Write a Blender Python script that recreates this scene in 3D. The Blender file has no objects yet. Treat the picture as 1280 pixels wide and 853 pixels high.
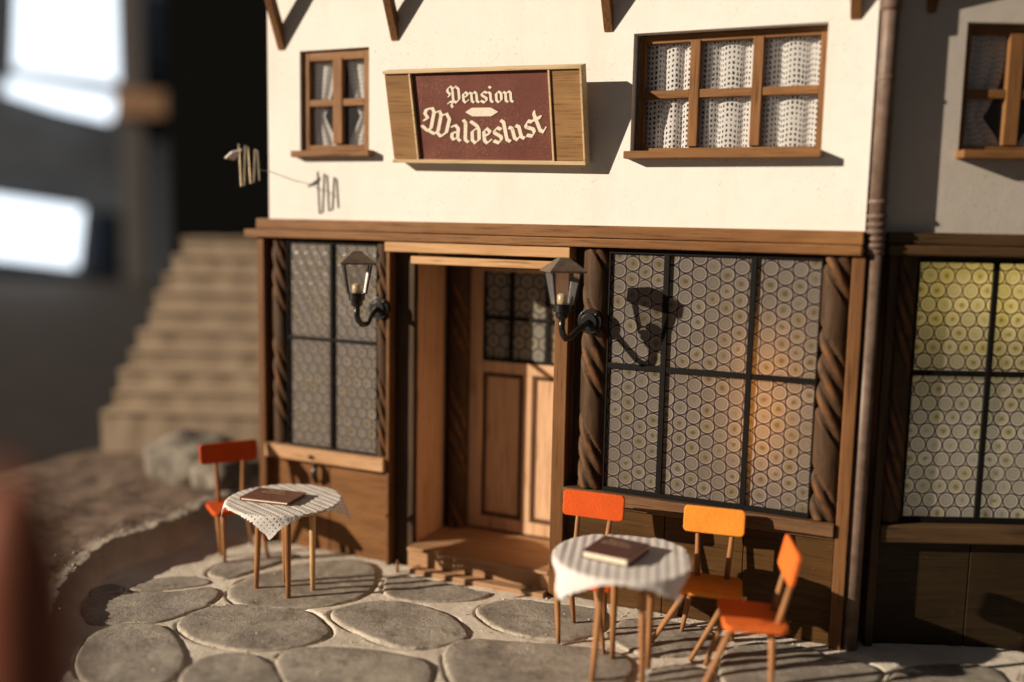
import bpy, bmesh, math, random
import numpy as np
from mathutils import Vector, Matrix, noise
random.seed(7)
sc = bpy.context.scene
COL = sc.collection
PI = math.pi
R = math.radians

# ------------------------------------------------------------------ helpers
class MB:
    """collects shapes; build() links them as ONE mesh object"""
    def __init__(s): s.v = []; s.f = []; s.uv = {}; s.att = {}
    def add(s, vs, fs, uvs=None):
        o = len(s.v); s.v += [tuple(p) for p in vs]
        s.f += [tuple(i + o for i in f) for f in fs]
        if uvs:
            for i, q in enumerate(uvs): s.uv[o + i] = q
        return s
    def box(s, x0, x1, y0, y1, z0, z1):
        v = [(x0,y0,z0),(x1,y0,z0),(x1,y1,z0),(x0,y1,z0),(x0,y0,z1),(x1,y0,z1),(x1,y1,z1),(x0,y1,z1)]
        return s.add(v, [(0,3,2,1),(4,5,6,7),(0,1,5,4),(1,2,6,5),(2,3,7,6),(3,0,4,7)])
    def tube(s, pts, rad, n=10, caps=True):
        pts = [Vector(p) for p in pts]
        rads = rad if isinstance(rad, (list, tuple)) else [rad] * len(pts)
        up = Vector((0,0,1)); vs = []
        prev = None
        for i, p in enumerate(pts):
            a = pts[max(i-1,0)]; b = pts[min(i+1,len(pts)-1)]
            t = (b - a).normalized()
            if prev is None:
                x = t.cross(up)
                if x.length < 1e-3: x = t.cross(Vector((1,0,0)))
                x.normalize()
            else:
                x = prev - t * prev.dot(t); x.normalize()
            prev = x; y = t.cross(x)
            for k in range(n):
                a_ = 2*PI*k/n
                vs.append(p + (x*math.cos(a_) + y*math.sin(a_)) * rads[i])
        fs = []
        for i in range(len(pts)-1):
            for k in range(n):
                fs.append((i*n+k, i*n+(k+1)%n, (i+1)*n+(k+1)%n, (i+1)*n+k))
        if caps:
            fs.append(tuple(range(n-1,-1,-1))); fs.append(tuple((len(pts)-1)*n+k for k in range(n)))
        return s.add(vs, fs)
    def prism(s, poly, y0, y1, axis='y'):
        n = len(poly)
        if axis == 'y': vs = [(p[0],y0,p[1]) for p in poly] + [(p[0],y1,p[1]) for p in poly]
        else: vs = [(p[0],p[1],y0) for p in poly] + [(p[0],p[1],y1) for p in poly]
        fs = [tuple(range(n)), tuple(range(2*n-1,n-1,-1))]
        for i in range(n): fs.append((i, n+i, n+(i+1)%n, (i+1)%n))
        return s.add(vs, fs)
    def grid(s, nu, nv, fn, uvfn=None):
        vs = []; uvs = []
        for j in range(nv+1):
            for i in range(nu+1):
                vs.append(fn(i/nu, j/nv)); uvs.append(uvfn(i/nu, j/nv) if uvfn else (i/nu, j/nv))
        fs = [(j*(nu+1)+i, j*(nu+1)+i+1, (j+1)*(nu+1)+i+1, (j+1)*(nu+1)+i) for j in range(nv) for i in range(nu)]
        return s.add(vs, fs, uvs)
    def build(s, name, mat, parent=None, bevel=0, smooth=False, xf=None, fix=True, seg=2):
        me = bpy.data.meshes.new(name)
        me.from_pydata([tuple(p) for p in s.v], [], s.f)
        if fix and not s.att:
            bm = bmesh.new(); bm.from_mesh(me); bmesh.ops.recalc_face_normals(bm, faces=bm.faces); bm.to_mesh(me); bm.free()
        if s.uv:
            l = me.uv_layers.new(name='UVMap')
            for lp in me.loops: l.data[lp.index].uv = s.uv.get(lp.vertex_index, (0,0))
        for an, vals in s.att.items():
            a = me.attributes.new(an, 'FLOAT', 'POINT'); a.data.foreach_set('value', vals)
        me.materials.append(mat)
        if smooth:
            me.shade_smooth()
        o = bpy.data.objects.new(name, me); COL.objects.link(o)
        if xf is not None: o.matrix_local = xf
        if parent: o.parent = parent
        if bevel:
            m = o.modifiers.new('Bevel','BEVEL'); m.width = bevel; m.segments = seg; m.limit_method = 'ANGLE'; m.angle_limit = R(40)
        return o

def empty(name, loc=(0,0,0), rz=0):
    o = bpy.data.objects.new(name, None); COL.objects.link(o); o.location = loc; o.rotation_euler = (0,0,rz)
    o.empty_display_size = .1
    return o
def tag(o, label=None, cat=None, group=None, kind=None):
    if label: o['label'] = label
    if cat: o['category'] = cat
    if group: o['group'] = group
    if kind: o['kind'] = kind
    return o
def look(p, q):
    """matrix placing local +Z along p->q at p"""
    d = Vector(q) - Vector(p)
    return Matrix.Translation(p) @ d.to_track_quat('Z','Y').to_matrix().to_4x4(), d.length

# ------------------------------------------------------------------ materials
def newmat(name):
    m = bpy.data.materials.new(name); m.use_nodes = True
    nt = m.node_tree; nt.nodes.clear()
    out = nt.nodes.new('ShaderNodeOutputMaterial')
    return m, nt, out
class NT:
    def __init__(s, nt): s.nt = nt
    def n(s, typ, **kw):
        nd = s.nt.nodes.new('ShaderNode'+typ)
        for k, v in kw.items(): setattr(nd, k, v)
        return nd
    def l(s, a, b): s.nt.links.new(a, b)
    def math(s, op, a, b=None, c=None):
        nd = s.n('Math', operation=op)
        for i, x in enumerate((a,b,c)):
            if x is None: continue
            if isinstance(x,(int,float)): nd.inputs[i].default_value = x
            else: s.l(x, nd.inputs[i])
        return nd.outputs[0]
    def ramp(s, fac, stops, interp='LINEAR'):
        nd = s.n('ValToRGB'); cr = nd.color_ramp; cr.interpolation = interp
        while len(cr.elements) > 1: cr.elements.remove(cr.elements[-1])
        cr.elements[0].position = stops[0][0]; cr.elements[0].color = (*stops[0][1],1)
        for p, c in stops[1:]:
            e = cr.elements.new(p); e.color = (*c,1)
        s.l(fac, nd.inputs[0]); return nd.outputs[0]
    def mix(s, fac, a, b, blend='MIX'):
        nd = s.n('MixRGB', blend_type=blend)
        for i, x in enumerate((fac,a,b)):
            if isinstance(x,(int,float)): nd.inputs[i].default_value = x
            elif isinstance(x, tuple): nd.inputs[i].default_value = (*x,1)
            else: s.l(x, nd.inputs[i])
        return nd.outputs[0]
    def noise(s, vec, scale, detail=4, rough=.55, dist=0):
        nd = s.n('TexNoise'); nd.inputs['Scale'].default_value = scale; nd.inputs['Detail'].default_value = detail
        nd.inputs['Roughness'].default_value = rough; nd.inputs['Distortion'].default_value = dist
        if vec is not None: s.l(vec, nd.inputs['Vector'])
        return nd.outputs['Fac']
    def objvec(s, scale=(1,1,1), rnd=True):
        tc = s.n('TexCoord'); v = tc.outputs['Object']
        if rnd:
            oi = s.n('ObjectInfo'); va = s.n('VectorMath', operation='ADD'); sc_ = s.n('VectorMath', operation='SCALE')
            cmb = s.n('CombineXYZ')
            for i in range(3): s.l(oi.outputs['Random'], cmb.inputs[i])
            s.l(cmb.outputs[0], sc_.inputs[0]); sc_.inputs['Scale'].default_value = 37.
            s.l(v, va.inputs[0]); s.l(sc_.outputs[0], va.inputs[1]); v = va.outputs[0]
        mp = s.n('VectorMath', operation='MULTIPLY'); s.l(v, mp.inputs[0]); mp.inputs[1].default_value = scale
        return mp.outputs[0]
    def edge(s, r=.008, lo=.02, hi=.16):
        bv = s.n('Bevel', samples=4); bv.inputs['Radius'].default_value = r
        ge = s.n('NewGeometry'); dt = s.n('VectorMath', operation='DOT_PRODUCT')
        s.l(bv.outputs[0], dt.inputs[0]); s.l(ge.outputs['True Normal'], dt.inputs[1])
        return s.ramp(s.math('SUBTRACT', 1., dt.outputs['Value']), [(lo,(0,0,0)),(hi,(1,1,1))])
    def bsdf(s, col, rough=.6, spec=.4, bump=None, bstr=.3, bdist=.01, **kw):
        b = s.n('BsdfPrincipled')
        for k, x in (('Base Color',col),('Roughness',rough),('Specular IOR Level',spec)):
            if isinstance(x,(int,float)): b.inputs[k].default_value = x
            elif isinstance(x, tuple): b.inputs[k].default_value = (*x,1)
            else: s.l(x, b.inputs[k])
        for k, x in kw.items(): b.inputs[k].default_value = x
        if bump is not None:
            bp = s.n('Bump'); bp.inputs['Strength'].default_value = bstr; bp.inputs['Distance'].default_value = bdist
            s.l(bump, bp.inputs['Height']); s.l(bp.outputs[0], b.inputs['Normal'])
        return b

def wood(name, dark, light, axis='X', rough=.55, fine=70, scratch=0.0, spec=.18, worn=0):
    m, nt, out = newmat(name); N = NT(nt)
    st = {'X':(.12,1,1),'Y':(1,.12,1),'Z':(1,1,.12)}[axis]
    v = N.objvec(tuple(a*9 for a in st)); g = N.noise(v, 1.0, 5, .6, .8)
    v2 = N.objvec(tuple((a if a < 1 else 1)*fine*(.35 if a < 1 else 1) for a in st)); f = N.noise(v2, 1.0, 4, .65)
    v3 = N.objvec((2.2,2.2,2.2)); big = N.noise(v3, 1., 3)
    t = N.math('ADD', N.math('MULTIPLY', g, .5), N.math('ADD', N.math('MULTIPLY', f, .35), N.math('MULTIPLY', big, .25)))
    c = N.ramp(t, [(.36, dark), (.55, tuple((a+b)/2 for a,b in zip(dark,light))), (.72, light)])
    pores = N.ramp(f, [(.34,(.35,.3,.26)),(.44,(1,1,1))])
    c = N.mix(.6, c, pores, 'MULTIPLY')
    if scratch:
        v4 = N.objvec((14,14,14)); sp = N.noise(v4, 1.3, 6, .75)
        c = N.mix(N.ramp(sp, [(.66,(0,0,0)),(.72,(scratch,)*3)]), c, (.55,.45,.33))
    if worn:
        wz_ = N.noise(N.objvec((11,11,11)), 1, 5, .7)
        c = N.mix(N.math('MULTIPLY', N.edge(.012), N.ramp(wz_,[(.42,(.05,.05,.05)),(.62,(worn,)*3)])), c, tuple(min(.8,x*1.9+.06) for x in light))
    rr = N.ramp(f, [(.3,(rough+.15,)*3),(.7,(rough-.1,)*3)])
    b = N.bsdf(c, rr, spec, N.math('ADD', f, N.math('MULTIPLY', g, .6)), .35, .006)
    N.l(b.outputs[0], out.inputs[0]); return m

def rawmat(name, col, rough=.5, metal=0, spec=.5, nscale=20, var=.25, bstr=.15):
    m, nt, out = newmat(name); N = NT(nt)
    v = N.objvec((nscale,)*3); f = N.noise(v, 1, 5, .6)
    c = N.mix(N.ramp(f, [(.3,(0,0,0)),(.7,(1,1,1))]), tuple(x*(1-var) for x in col), tuple(min(1,x*(1+var)) for x in col))
    b = N.bsdf(c, rough, spec, f, bstr, .004, Metallic=metal)
    N.l(b.outputs[0], out.inputs[0]); return m

def plaster(name, k=1):
    m, nt, out = newmat(name); N = NT(nt)
    v = N.objvec((1,1,1), False)
    big = N.noise(v, 1.1, 4); med = N.noise(v, 9, 5); fi = N.noise(v, 70, 4, .7)
    c = N.ramp(big, [(.3,(.76,.745,.71)),(.7,(.81,.80,.77))])
    c = N.mix(N.ramp(med,[(.35,(0,0,0)),(.7,(.25,.25,.25))]), c, (.70,.67,.62))
    sp = N.noise(v, 38, 5, .8)
    zone = N.noise(v, 1.9, 3)
    msk = N.math('MULTIPLY', N.ramp(sp,[(.58,(0,0,0)),(.66,(1,1,1))]), N.ramp(zone,[(.44,(0,0,0)),(.60,(1,1,1))]))
    c = N.mix(msk, c, (.30,.25,.19))
    st = N.noise(N.objvec((3.0,3.0,.35), False), 1.0, 4, .6)
    c = N.mix(N.ramp(st,[(.52,(0,0,0)),(.74,(.4,.4,.4))]), c, (.66,.61,.54))
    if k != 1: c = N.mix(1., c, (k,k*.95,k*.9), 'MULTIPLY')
    b = N.bsdf(c, .85, .2, N.math('ADD', fi, N.math('MULTIPLY', med, 1.2)), .28, .006)
    N.l(b.outputs[0], out.inputs[0]); return m

def bullseye(name, p, rows='X', trans=.35, base=(.235,.212,.188), tint=(.25,.21,.15)):
    """hex-packed bullseye (crown) glass roundels in dark came"""
    m, nt, out = newmat(name); N = NT(nt)
    tc = N.n('TexCoord'); sp = N.n('SeparateXYZ'); N.l(tc.outputs['Object'], sp.inputs[0])
    X, Z = sp.outputs[0], sp.outputs[2]
    wob = N.noise(tc.outputs['Object'], 6, 2)
    X = N.math('ADD', X, N.math('MULTIPLY', wob, .012)); Z = N.math('ADD', Z, N.math('MULTIPLY', wob, -.012))
    a, b_ = (X, Z) if rows == 'X' else (Z, X)
    s3 = math.sqrt(3)
    u = N.math('DIVIDE', a, p); v = N.math('DIVIDE', b_, p*s3)
    def cell(off):
        uu = N.math('SUBTRACT', u, off); vv = N.math('SUBTRACT', v, off)
        ru = N.math('ROUND', uu); rv = N.math('ROUND', vv)
        du = N.math('SUBTRACT', uu, ru); dv = N.math('MULTIPLY', N.math('SUBTRACT', vv, rv), s3)
        d = N.math('SQRT', N.math('ADD', N.math('MULTIPLY', du, du), N.math('MULTIPLY', dv, dv)))
        return d, N.math('ADD', ru, off), N.math('ADD', rv, off)
    d1,a1,b1 = cell(0.); d2,a2,b2 = cell(.5)
    pick = N.math('LESS_THAN', d1, d2)
    d = N.math('MINIMUM', d1, d2)
    def sel(x, y): return N.math('ADD', N.math('MULTIPLY', pick, x), N.math('MULTIPLY', N.math('SUBTRACT', 1., pick), y))
    cmb = N.n('CombineXYZ'); N.l(sel(a1,a2), cmb.inputs[0]); N.l(sel(b1,b2), cmb.inputs[1])
    wn = N.n('TexWhiteNoise', noise_dimensions='3D'); N.l(cmb.outputs[0], wn.inputs['Vector'])
    rnd = wn.outputs['Value']
    cellcol = N.ramp(rnd, [(0,tuple(x*.78 for x in base)),(.5,base),(.85,tint),(1,tuple(min(1,x*1.3) for x in base))])
    bl = N.noise(N.objvec((26,26,26), False), 1.0, 4, .6)
    dd = N.math('ADD', d, N.math('MULTIPLY', N.math('SUBTRACT', bl, .5), .42))
    centre = N.math('MULTIPLY', N.ramp(dd, [(.08,(1,1,1)),(.25,(0,0,0))]), N.ramp(rnd,[(.25,(0,0,0)),(.6,(.85,.85,.85))]))
    cc = N.mix(centre, cellcol, (.10,.075,.035))
    ring = N.ramp(d, [(.24,(0,0,0)),(.31,(.75,.75,.75)),(.36,(0,0,0))])
    cc = N.mix(ring, cc, tuple(x*.62 for x in base))
    rim = N.ramp(d, [(.33,(0,0,0)),(.385,(.8,.8,.8)),(.42,(.15,.15,.15)),(.43,(0,0,0))])
    cc = N.mix(rim, cc, tuple(min(1,x*1.5) for x in base))
    lead = N.ramp(d, [(.428,(0,0,0)),(.440,(1,1,1)),(.498,(1,1,1)),(.515,(0,0,0))])
    cc = N.mix(N.math('GREATER_THAN', d, .5), cc, (.205,.185,.19))
    cc = N.mix(lead, cc, (.028,.018,.021))
    grime = N.noise(N.objvec((2.2,2.2,2.2), False), 1.0, 4)
    cc = N.mix(N.ramp(grime,[(.4,(0,0,0)),(.75,(.4,.4,.4))]), cc, (.16,.13,.10))
    h = N.ramp(d, [(0,(.75,.75,.75)),(.06,(.2,.2,.2)),(.36,(.6,.6,.6)),(.42,(.9,.9,.9)),(.45,(1,1,1)),(.55,(.2,.2,.2))])
    b = N.bsdf(cc, .22, .5, h, .35, .008)
    tr = N.n('BsdfTranslucent'); N.l(N.mix(1., cc, (1.6,1.5,1.2), 'MULTIPLY'), tr.inputs[0])
    mx = N.n('MixShader'); mx.inputs[0].default_value = trans
    N.l(b.outputs[0], mx.inputs[1]); N.l(tr.outputs[0], mx.inputs[2])
    N.l(mx.outputs[0], out.inputs[0]); return m

def weave(name, pu, pv, tu, tv, col, wob=.25, trans=.3, fold=None):
    """open woven gauze: threads with see-through holes, UV in metres"""
    m, nt, out = newmat(name); N = NT(nt)
    tc = N.n('TexCoord'); sp = N.n('SeparateXYZ'); N.l(tc.outputs['UV'], sp.inputs[0])
    nz = N.noise(tc.outputs['UV'], 22, 3); nz2 = N.noise(tc.outputs['UV'], 60, 2); nz3 = N.noise(tc.outputs['UV'], 7, 3)
    u = N.math('ADD', N.math('DIVIDE', sp.outputs[0], pu), N.math('MULTIPLY', nz, wob*3))
    v = N.math('ADD', N.math('DIVIDE', sp.outputs[1], pv), N.math('MULTIPLY', nz2, wob*2))
    fu = N.math('ABSOLUTE', N.math('SUBTRACT', N.math('FRACT', u), .5)); fv = N.math('ABSOLUTE', N.math('SUBTRACT', N.math('FRACT', v), .5))
    wd = N.math('MULTIPLY', N.math('SUBTRACT', nz3, .5), .35)
    A = N.math('LESS_THAN', fu, N.math('ADD', tu/2, wd)); B = N.math('LESS_THAN', fv, N.math('ADD', tv/2, wd))
    al = N.math('MAXIMUM', A, B)
    hgt = N.math('MAXIMUM', N.math('SUBTRACT', tu/2, fu), N.math('SUBTRACT', tv/2, fv))
    fib = N.noise(tc.outputs['UV'], 260, 3, .7)
    c = N.mix(fib, tuple(x*.8 for x in col), col)
    b = N.bsdf(c, .9, .1, N.math('ADD', N.math('MULTIPLY', hgt, 2.), N.math('MULTIPLY', fib, .4)), .22, .006)
    tr = N.n('BsdfTranslucent'); N.l(c, tr.inputs[0])
    mx = N.n('MixShader'); mx.inputs[0].default_value = trans; N.l(b.outputs[0], mx.inputs[1]); N.l(tr.outputs[0], mx.inputs[2])
    tp = N.n('BsdfTransparent'); m2 = N.n('MixShader'); N.l(al, m2.inputs[0]); N.l(tp.outputs[0], m2.inputs[1]); N.l(mx.outputs[0], m2.inputs[2])
    N.l(m2.outputs[0], out.inputs[0]); return m

def glass(name, tint=(.93,.92,.9), gl=.12, veil=0):
    m, nt, out = newmat(name); N = NT(nt)
    tp = N.n('BsdfTransparent'); tp.inputs[0].default_value = (*tint,1)
    g = N.n('BsdfGlossy'); g.inputs['Roughness'].default_value = .06
    fr = N.n('Fresnel'); fr.inputs[0].default_value = 1.5
    v = N.objvec((30,)*3); sm = N.noise(v, 1, 4)
    fac = N.math('ADD', N.math('MULTIPLY', fr.outputs[0], .4 if veil else .7), N.math('MULTIPLY', sm, gl))
    mx = N.n('MixShader'); N.l(fac, mx.inputs[0]); N.l(tp.outputs[0], mx.inputs[1]); N.l(g.outputs[0], mx.inputs[2])
    res = mx.outputs[0]
    if veil:
        df = N.n('BsdfDiffuse'); df.inputs[0].default_value = (.8,.8,.85,1); m3 = N.n('MixShader'); m3.inputs[0].default_value = veil
        N.l(res, m3.inputs[1]); N.l(df.outputs[0], m3.inputs[2]); res = m3.outputs[0]
    N.l(res, out.inputs[0]); return m

def stone(name, c1, c2, c3):
    m, nt, out = newmat(name); N = NT(nt)
    v = N.objvec((1,1,1))
    a = N.noise(v, 3.2, 5, .6); b1 = N.noise(v, 26, 6, .7); s = N.noise(v, 90, 3, .7)
    oi = N.n('ObjectInfo')
    c = N.ramp(N.math('ADD', N.math('MULTIPLY', a, .7), N.math('MULTIPLY', b1, .35)), [(.35,c1),(.52,c2),(.7,c3)])
    c = N.mix(N.math('MULTIPLY', oi.outputs['Random'], .35), c, tuple(x*.55 for x in c2))
    c = N.mix(N.ramp(s,[(.62,(0,0,0)),(.72,(.5,.5,.5))]), c, (.5,.46,.38))
    pale = N.noise(v, 5.5, 5, .7)
    c = N.mix(N.ramp(pale,[(.52,(0,0,0)),(.68,(.7,.7,.7))]), c, (.50,.45,.37))
    dk_ = N.noise(v, 8.5, 6, .75)
    c = N.mix(N.ramp(dk_,[(.30,(.75,.75,.75)),(.46,(0,0,0))]), c, tuple(x*.6 for x in c1))
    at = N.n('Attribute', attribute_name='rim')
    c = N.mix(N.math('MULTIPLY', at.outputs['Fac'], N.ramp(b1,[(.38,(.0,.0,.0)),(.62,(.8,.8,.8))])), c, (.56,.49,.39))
    crk = N.n('TexVoronoi', feature='DISTANCE_TO_EDGE'); crk.inputs['Scale'].default_value = 3.1; wv_ = N.n('VectorMath', operation='ADD'); N.l(v, wv_.inputs[0])
    dn = N.n('TexNoise'); dn.inputs['Scale'].default_value = 5; N.l(v, dn.inputs['Vector']); ds = N.n('VectorMath', operation='SCALE'); N.l(dn.outputs['Color'], ds.inputs[0]); ds.inputs['Scale'].default_value = .5
    N.l(ds.outputs[0], wv_.inputs[1]); N.l(wv_.outputs[0], crk.inputs['Vector'])
    ck = N.math('MULTIPLY', N.ramp(crk.outputs['Distance'],[(.0,(1,1,1)),(.016,(0,0,0))]), N.ramp(pale,[(.5,(0,0,0)),(.6,(1,1,1))]))
    c = N.mix(N.math('MULTIPLY', ck, .6), c, tuple(x*.5 for x in c1))
    bm_ = N.math('ADD', N.math('MULTIPLY', b1, 1.5), N.math('ADD', s, N.math('MULTIPLY', a, 1.5)))
    b = N.bsdf(c, .72, .3, bm_, .55, .012)
    N.l(b.outputs[0], out.inputs[0]); return m

def earth(name):
    m, nt, out = newmat(name); N = NT(nt)
    at = N.n('Attribute', attribute_name='soil')
    v = N.objvec((1,1,1), False)
    a = N.noise(v, 4, 6, .6); b1 = N.noise(v, 34, 6, .75); s = N.noise(v, 130, 3)
    sand = N.ramp(a,[(.3,(.60,.54,.45)),(.7,(.80,.74,.65))])
    soil = N.ramp(N.math('ADD', N.math('MULTIPLY', a,.6), N.math('MULTIPLY', b1,.5)),[(.4,(.09,.062,.05)),(.56,(.18,.13,.10)),(.75,(.28,.21,.16))])
    c = N.mix(at.outputs['Fac'], sand, soil)
    c = N.mix(N.ramp(b1,[(.58,(0,0,0)),(.7,(.5,.5,.5))]), c, (.30,.24,.18))
    b = N.bsdf(c, .92, .15, N.math('ADD', N.math('MULTIPLY', b1, 1.4), s), .6, .012)
    N.l(b.outputs[0], out.inputs[0]); return m

def emit(name, col, st):
    m, nt, out = newmat(name); N = NT(nt)
    e = N.n('Emission'); e.inputs[0].default_value = (*col,1); e.inputs[1].default_value = st
    N.l(e.outputs[0], out.inputs[0]); return m

def twistwood(name):
    m, nt, out = newmat(name); N = NT(nt)
    at = N.n('Attribute', attribute_name='wear')
    v = N.objvec((26,26,4)); f = N.noise(v, 1, 5, .65); v2 = N.objvec((9,9,9)); g = N.noise(v2, 1, 5, .7)
    c = N.ramp(f,[(.3,(.024,.014,.008)),(.7,(.075,.042,.022))])
    wf = N.math('MULTIPLY', at.outputs['Fac'], N.ramp(g,[(.36,(.1,.1,.1)),(.62,(1,1,1))]))
    c = N.mix(N.math('MULTIPLY', wf, .55), c, (.30,.125,.042))
    sp = N.noise(N.objvec((30,30,30)), 1, 5, .8)
    c = N.mix(N.ramp(sp,[(.69,(0,0,0)),(.75,(.6,.6,.6))]), c, (.45,.36,.25))
    b = N.bsdf(c, .62, .2, f, .5, .008)
    N.l(b.outputs[0], out.inputs[0]); return m

def felt(name, col, tex=60):
    m, nt, out = newmat(name); N = NT(nt)
    v = N.objvec((tex,)*3); f = N.noise(v, 1, 5, .65); v2 = N.objvec((7,)*3); g = N.noise(v2, 1, 4)
    c = N.mix(N.ramp(g,[(.3,(0,0,0)),(.7,(1,1,1))]), tuple(x*.85 for x in col), col)
    c = N.mix(N.ramp(f,[(.55,(0,0,0)),(.8,(.35,.35,.35))]), c, tuple(x*.6 for x in col))
    wn_ = N.noise(N.objvec((16,16,16)), 1, 5, .75)
    c = N.mix(N.math('MULTIPLY', N.edge(.010), N.ramp(wn_,[(.48,(0,0,0)),(.62,(.8,.8,.8))])), c, (.52,.33,.17))
    sc_ = N.noise(N.objvec((9,60,9)), 1, 4, .7)
    c = N.mix(N.ramp(sc_,[(.66,(0,0,0)),(.74,(.35,.35,.35))]), c, tuple(x*.45 for x in col))
    b = N.bsdf(c, .8, .2, f, .55, .008)
    N.l(b.outputs[0], out.inputs[0]); return m

def signpaint(name):
    m, nt, out = newmat(name); N = NT(nt)
    v = N.objvec((1,1,1), False)
    a = N.noise(v, 5, 5, .6); s = N.noise(v, 85, 5, .75); z = N.noise(v, 2.3, 4, .6)
    c = N.ramp(a,[(.3,(.115,.032,.022)),(.7,(.165,.05,.036))])
    fac = N.math('MULTIPLY', N.ramp(s,[(.52,(0,0,0)),(.70,(1,1,1))]), N.ramp(z,[(.4,(.06,.06,.06)),(.66,(.7,.7,.7))]))
    c = N.mix(fac, c, (.5,.33,.25))
    b = N.bsdf(c, .6, .35, s, .2, .003)
    N.l(b.outputs[0], out.inputs[0]); return m

M = {}
M['plaster'] = plaster('plaster')
M['plaster_wing'] = plaster('plaster_wing', .72)  # darker copy of the plaster: dirt and the wing's shade in one colour
M['beam'] = wood('beam_wood', (.12,.052,.019), (.30,.15,.06), 'X', .5, scratch=.3, worn=.7)
M['frame_x'] = wood('frame_wood_x', (.13,.058,.02), (.31,.155,.062), 'X')
M['frame_z'] = wood('frame_wood_z', (.13,.058,.02), (.31,.155,.062), 'Z')
M['post'] = wood('post_wood', (.085,.036,.013), (.21,.098,.038), 'Z', scratch=.2, worn=.7)
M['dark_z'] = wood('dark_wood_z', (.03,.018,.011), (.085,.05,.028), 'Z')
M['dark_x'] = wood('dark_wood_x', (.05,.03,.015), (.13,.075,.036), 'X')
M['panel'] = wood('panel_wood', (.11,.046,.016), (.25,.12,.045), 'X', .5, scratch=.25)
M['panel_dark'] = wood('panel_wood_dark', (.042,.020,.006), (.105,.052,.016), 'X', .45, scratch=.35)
M['panel_wing_shaded'] = wood('panel_wood_wing_shaded', (.014,.0085,.004), (.042,.026,.012), 'X', .5, scratch=.35)  # near-black copy of the panel wood, the wing's shade put into its colour
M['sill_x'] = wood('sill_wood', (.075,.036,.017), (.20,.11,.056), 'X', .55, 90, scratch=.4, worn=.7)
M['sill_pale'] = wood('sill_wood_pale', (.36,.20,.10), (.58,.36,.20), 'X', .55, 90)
M['door'] = wood('door_wood', (.47,.28,.16), (.66,.44,.275), 'Z', .5, 60)
M['door_dark'] = wood('door_moulding_wood', (.06,.03,.016), (.13,.07,.036), 'Z', .5, 60)
M['lintel'] = wood('lintel_wood', (.40,.22,.10), (.62,.39,.20), 'X', .5, 60)
M['step'] = wood('step_wood', (.30,.165,.085), (.48,.29,.16), 'X', .55, 60)
M['leg'] = wood('leg_wood', (.20,.088,.036), (.42,.21,.088), 'Z', .45, 80)
M['leg_sunlit'] = wood('leg_wood_sunlit', (.45,.27,.12), (.66,.44,.22), 'Z', .45, 80)  # lighter copy of the leg wood, sunlight put into the colour
M['top'] = wood('table_top_wood', (.48,.32,.18), (.66,.47,.29), 'X', .5, 60)
M['sign_wood'] = wood('sign_wood', (.19,.10,.04), (.35,.205,.09), 'X', .55, 90)
M['sign_edge'] = wood('sign_edge_wood', (.50,.37,.21), (.70,.54,.34), 'X', .6, 60)
M['twist'] = twistwood('twisted_column_wood')
M['glass_big'] = bullseye('bullseye_glass', .1085, 'Z', .30)
M['glass_small'] = bullseye('bullseye_glass_small', .094, 'X', .2)
M['glass_wing'] = bullseye('bullseye_glass_yellow', .106, 'X', .45, (.25,.236,.21), (.27,.245,.16))
M['glass_door'] = bullseye('bullseye_glass_door', .115, 'X', .2, (.30,.29,.25), (.3,.27,.18))
M['lead'] = rawmat('black_lead', (.006,.0055,.005), .6, 0, .15)
M['black'] = rawmat('black_iron', (.012,.011,.011), .28, .0, .6, 60)
M['pewter'] = rawmat('lamp_roof_metal', (.22,.17,.13), .45, .7, .5, 25, .3)
M['pipe'] = rawmat('drainpipe_paint', (.155,.105,.08), .5, .05, .4, 14, .3, .12)
M['curtain'] = weave('curtain_gauze', .029, .034, .56, .52, (.97,.96,.95), .2, .10)
M['curtain_dense'] = weave('curtain_gauze_dense', .026, .034, .72, .64, (.93,.91,.89), .2, .15)
M['cloth'] = weave('tablecloth_gauze', .034, .032, .74, .64, (.95,.93,.91), .12, .25)
M['cloth_rib'] = weave('tablecloth_ribbed_gauze', .054, .022, .88, .88, (.95,.93,.92), .12, .25)
M['lampglass'] = glass('lamp_glass', veil=.10)
M['pane'] = glass('window_pane_acetate', (.99,.99,.99), .01, .04)
M['bulb'] = rawmat('frosted_bulb', (.62,.50,.34), .3, 0, .5)
M['signpaint'] = signpaint('sign_paint')
M['letters'] = rawmat('letter_paint', (.80,.73,.60), .6, 0, .3, 50, .1)
M['menu'] = rawmat('menu_cover', (.17,.075,.05), .5, 0, .4, 16, .2)
M['menu_dull'] = rawmat('menu_cover_dull', (.10,.045,.038), .55, 0, .4, 16, .2)
M['paper'] = rawmat('paper', (.74,.66,.52), .8, 0, .2, 40, .08)
M['gilt'] = rawmat('gilt_print', (.50,.36,.22), .5, 0, .4)
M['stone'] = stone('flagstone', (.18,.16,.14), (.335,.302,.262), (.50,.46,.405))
M['steps'] = rawmat('stair_stone', (.38,.30,.22), .8, 0, .2, 1.6, .12, .15)
M['earth'] = earth('earth_and_sand')
M['steel'] = rawmat('bright_wire', (.55,.48,.36), .3, .8, .5)
M['white'] = rawmat('white_plate', (.75,.72,.68), .5)
M['void'] = rawmat('black_backdrop', (.006,.006,.006), .95, 0, .05)  # colour of the added dark block in the room
M['dark'] = rawmat('dark_interior', (.03,.026,.022), .9)
M['roomwall'] = rawmat('room_wall_paint', (.06,.072,.092), .85, 0, .2, .12, .5)
M['roomfloor'] = rawmat('room_floor', (.032,.026,.023), .8, 0, .2, 1.2, .3)
M['pillar'] = rawmat('room_pillar_paint', (.10,.095,.095), .8, 0, .2, 2)
M['bandwood'] = rawmat('shelf_wood', (.30,.17,.09), .6, 0, .3, 3)
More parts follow.
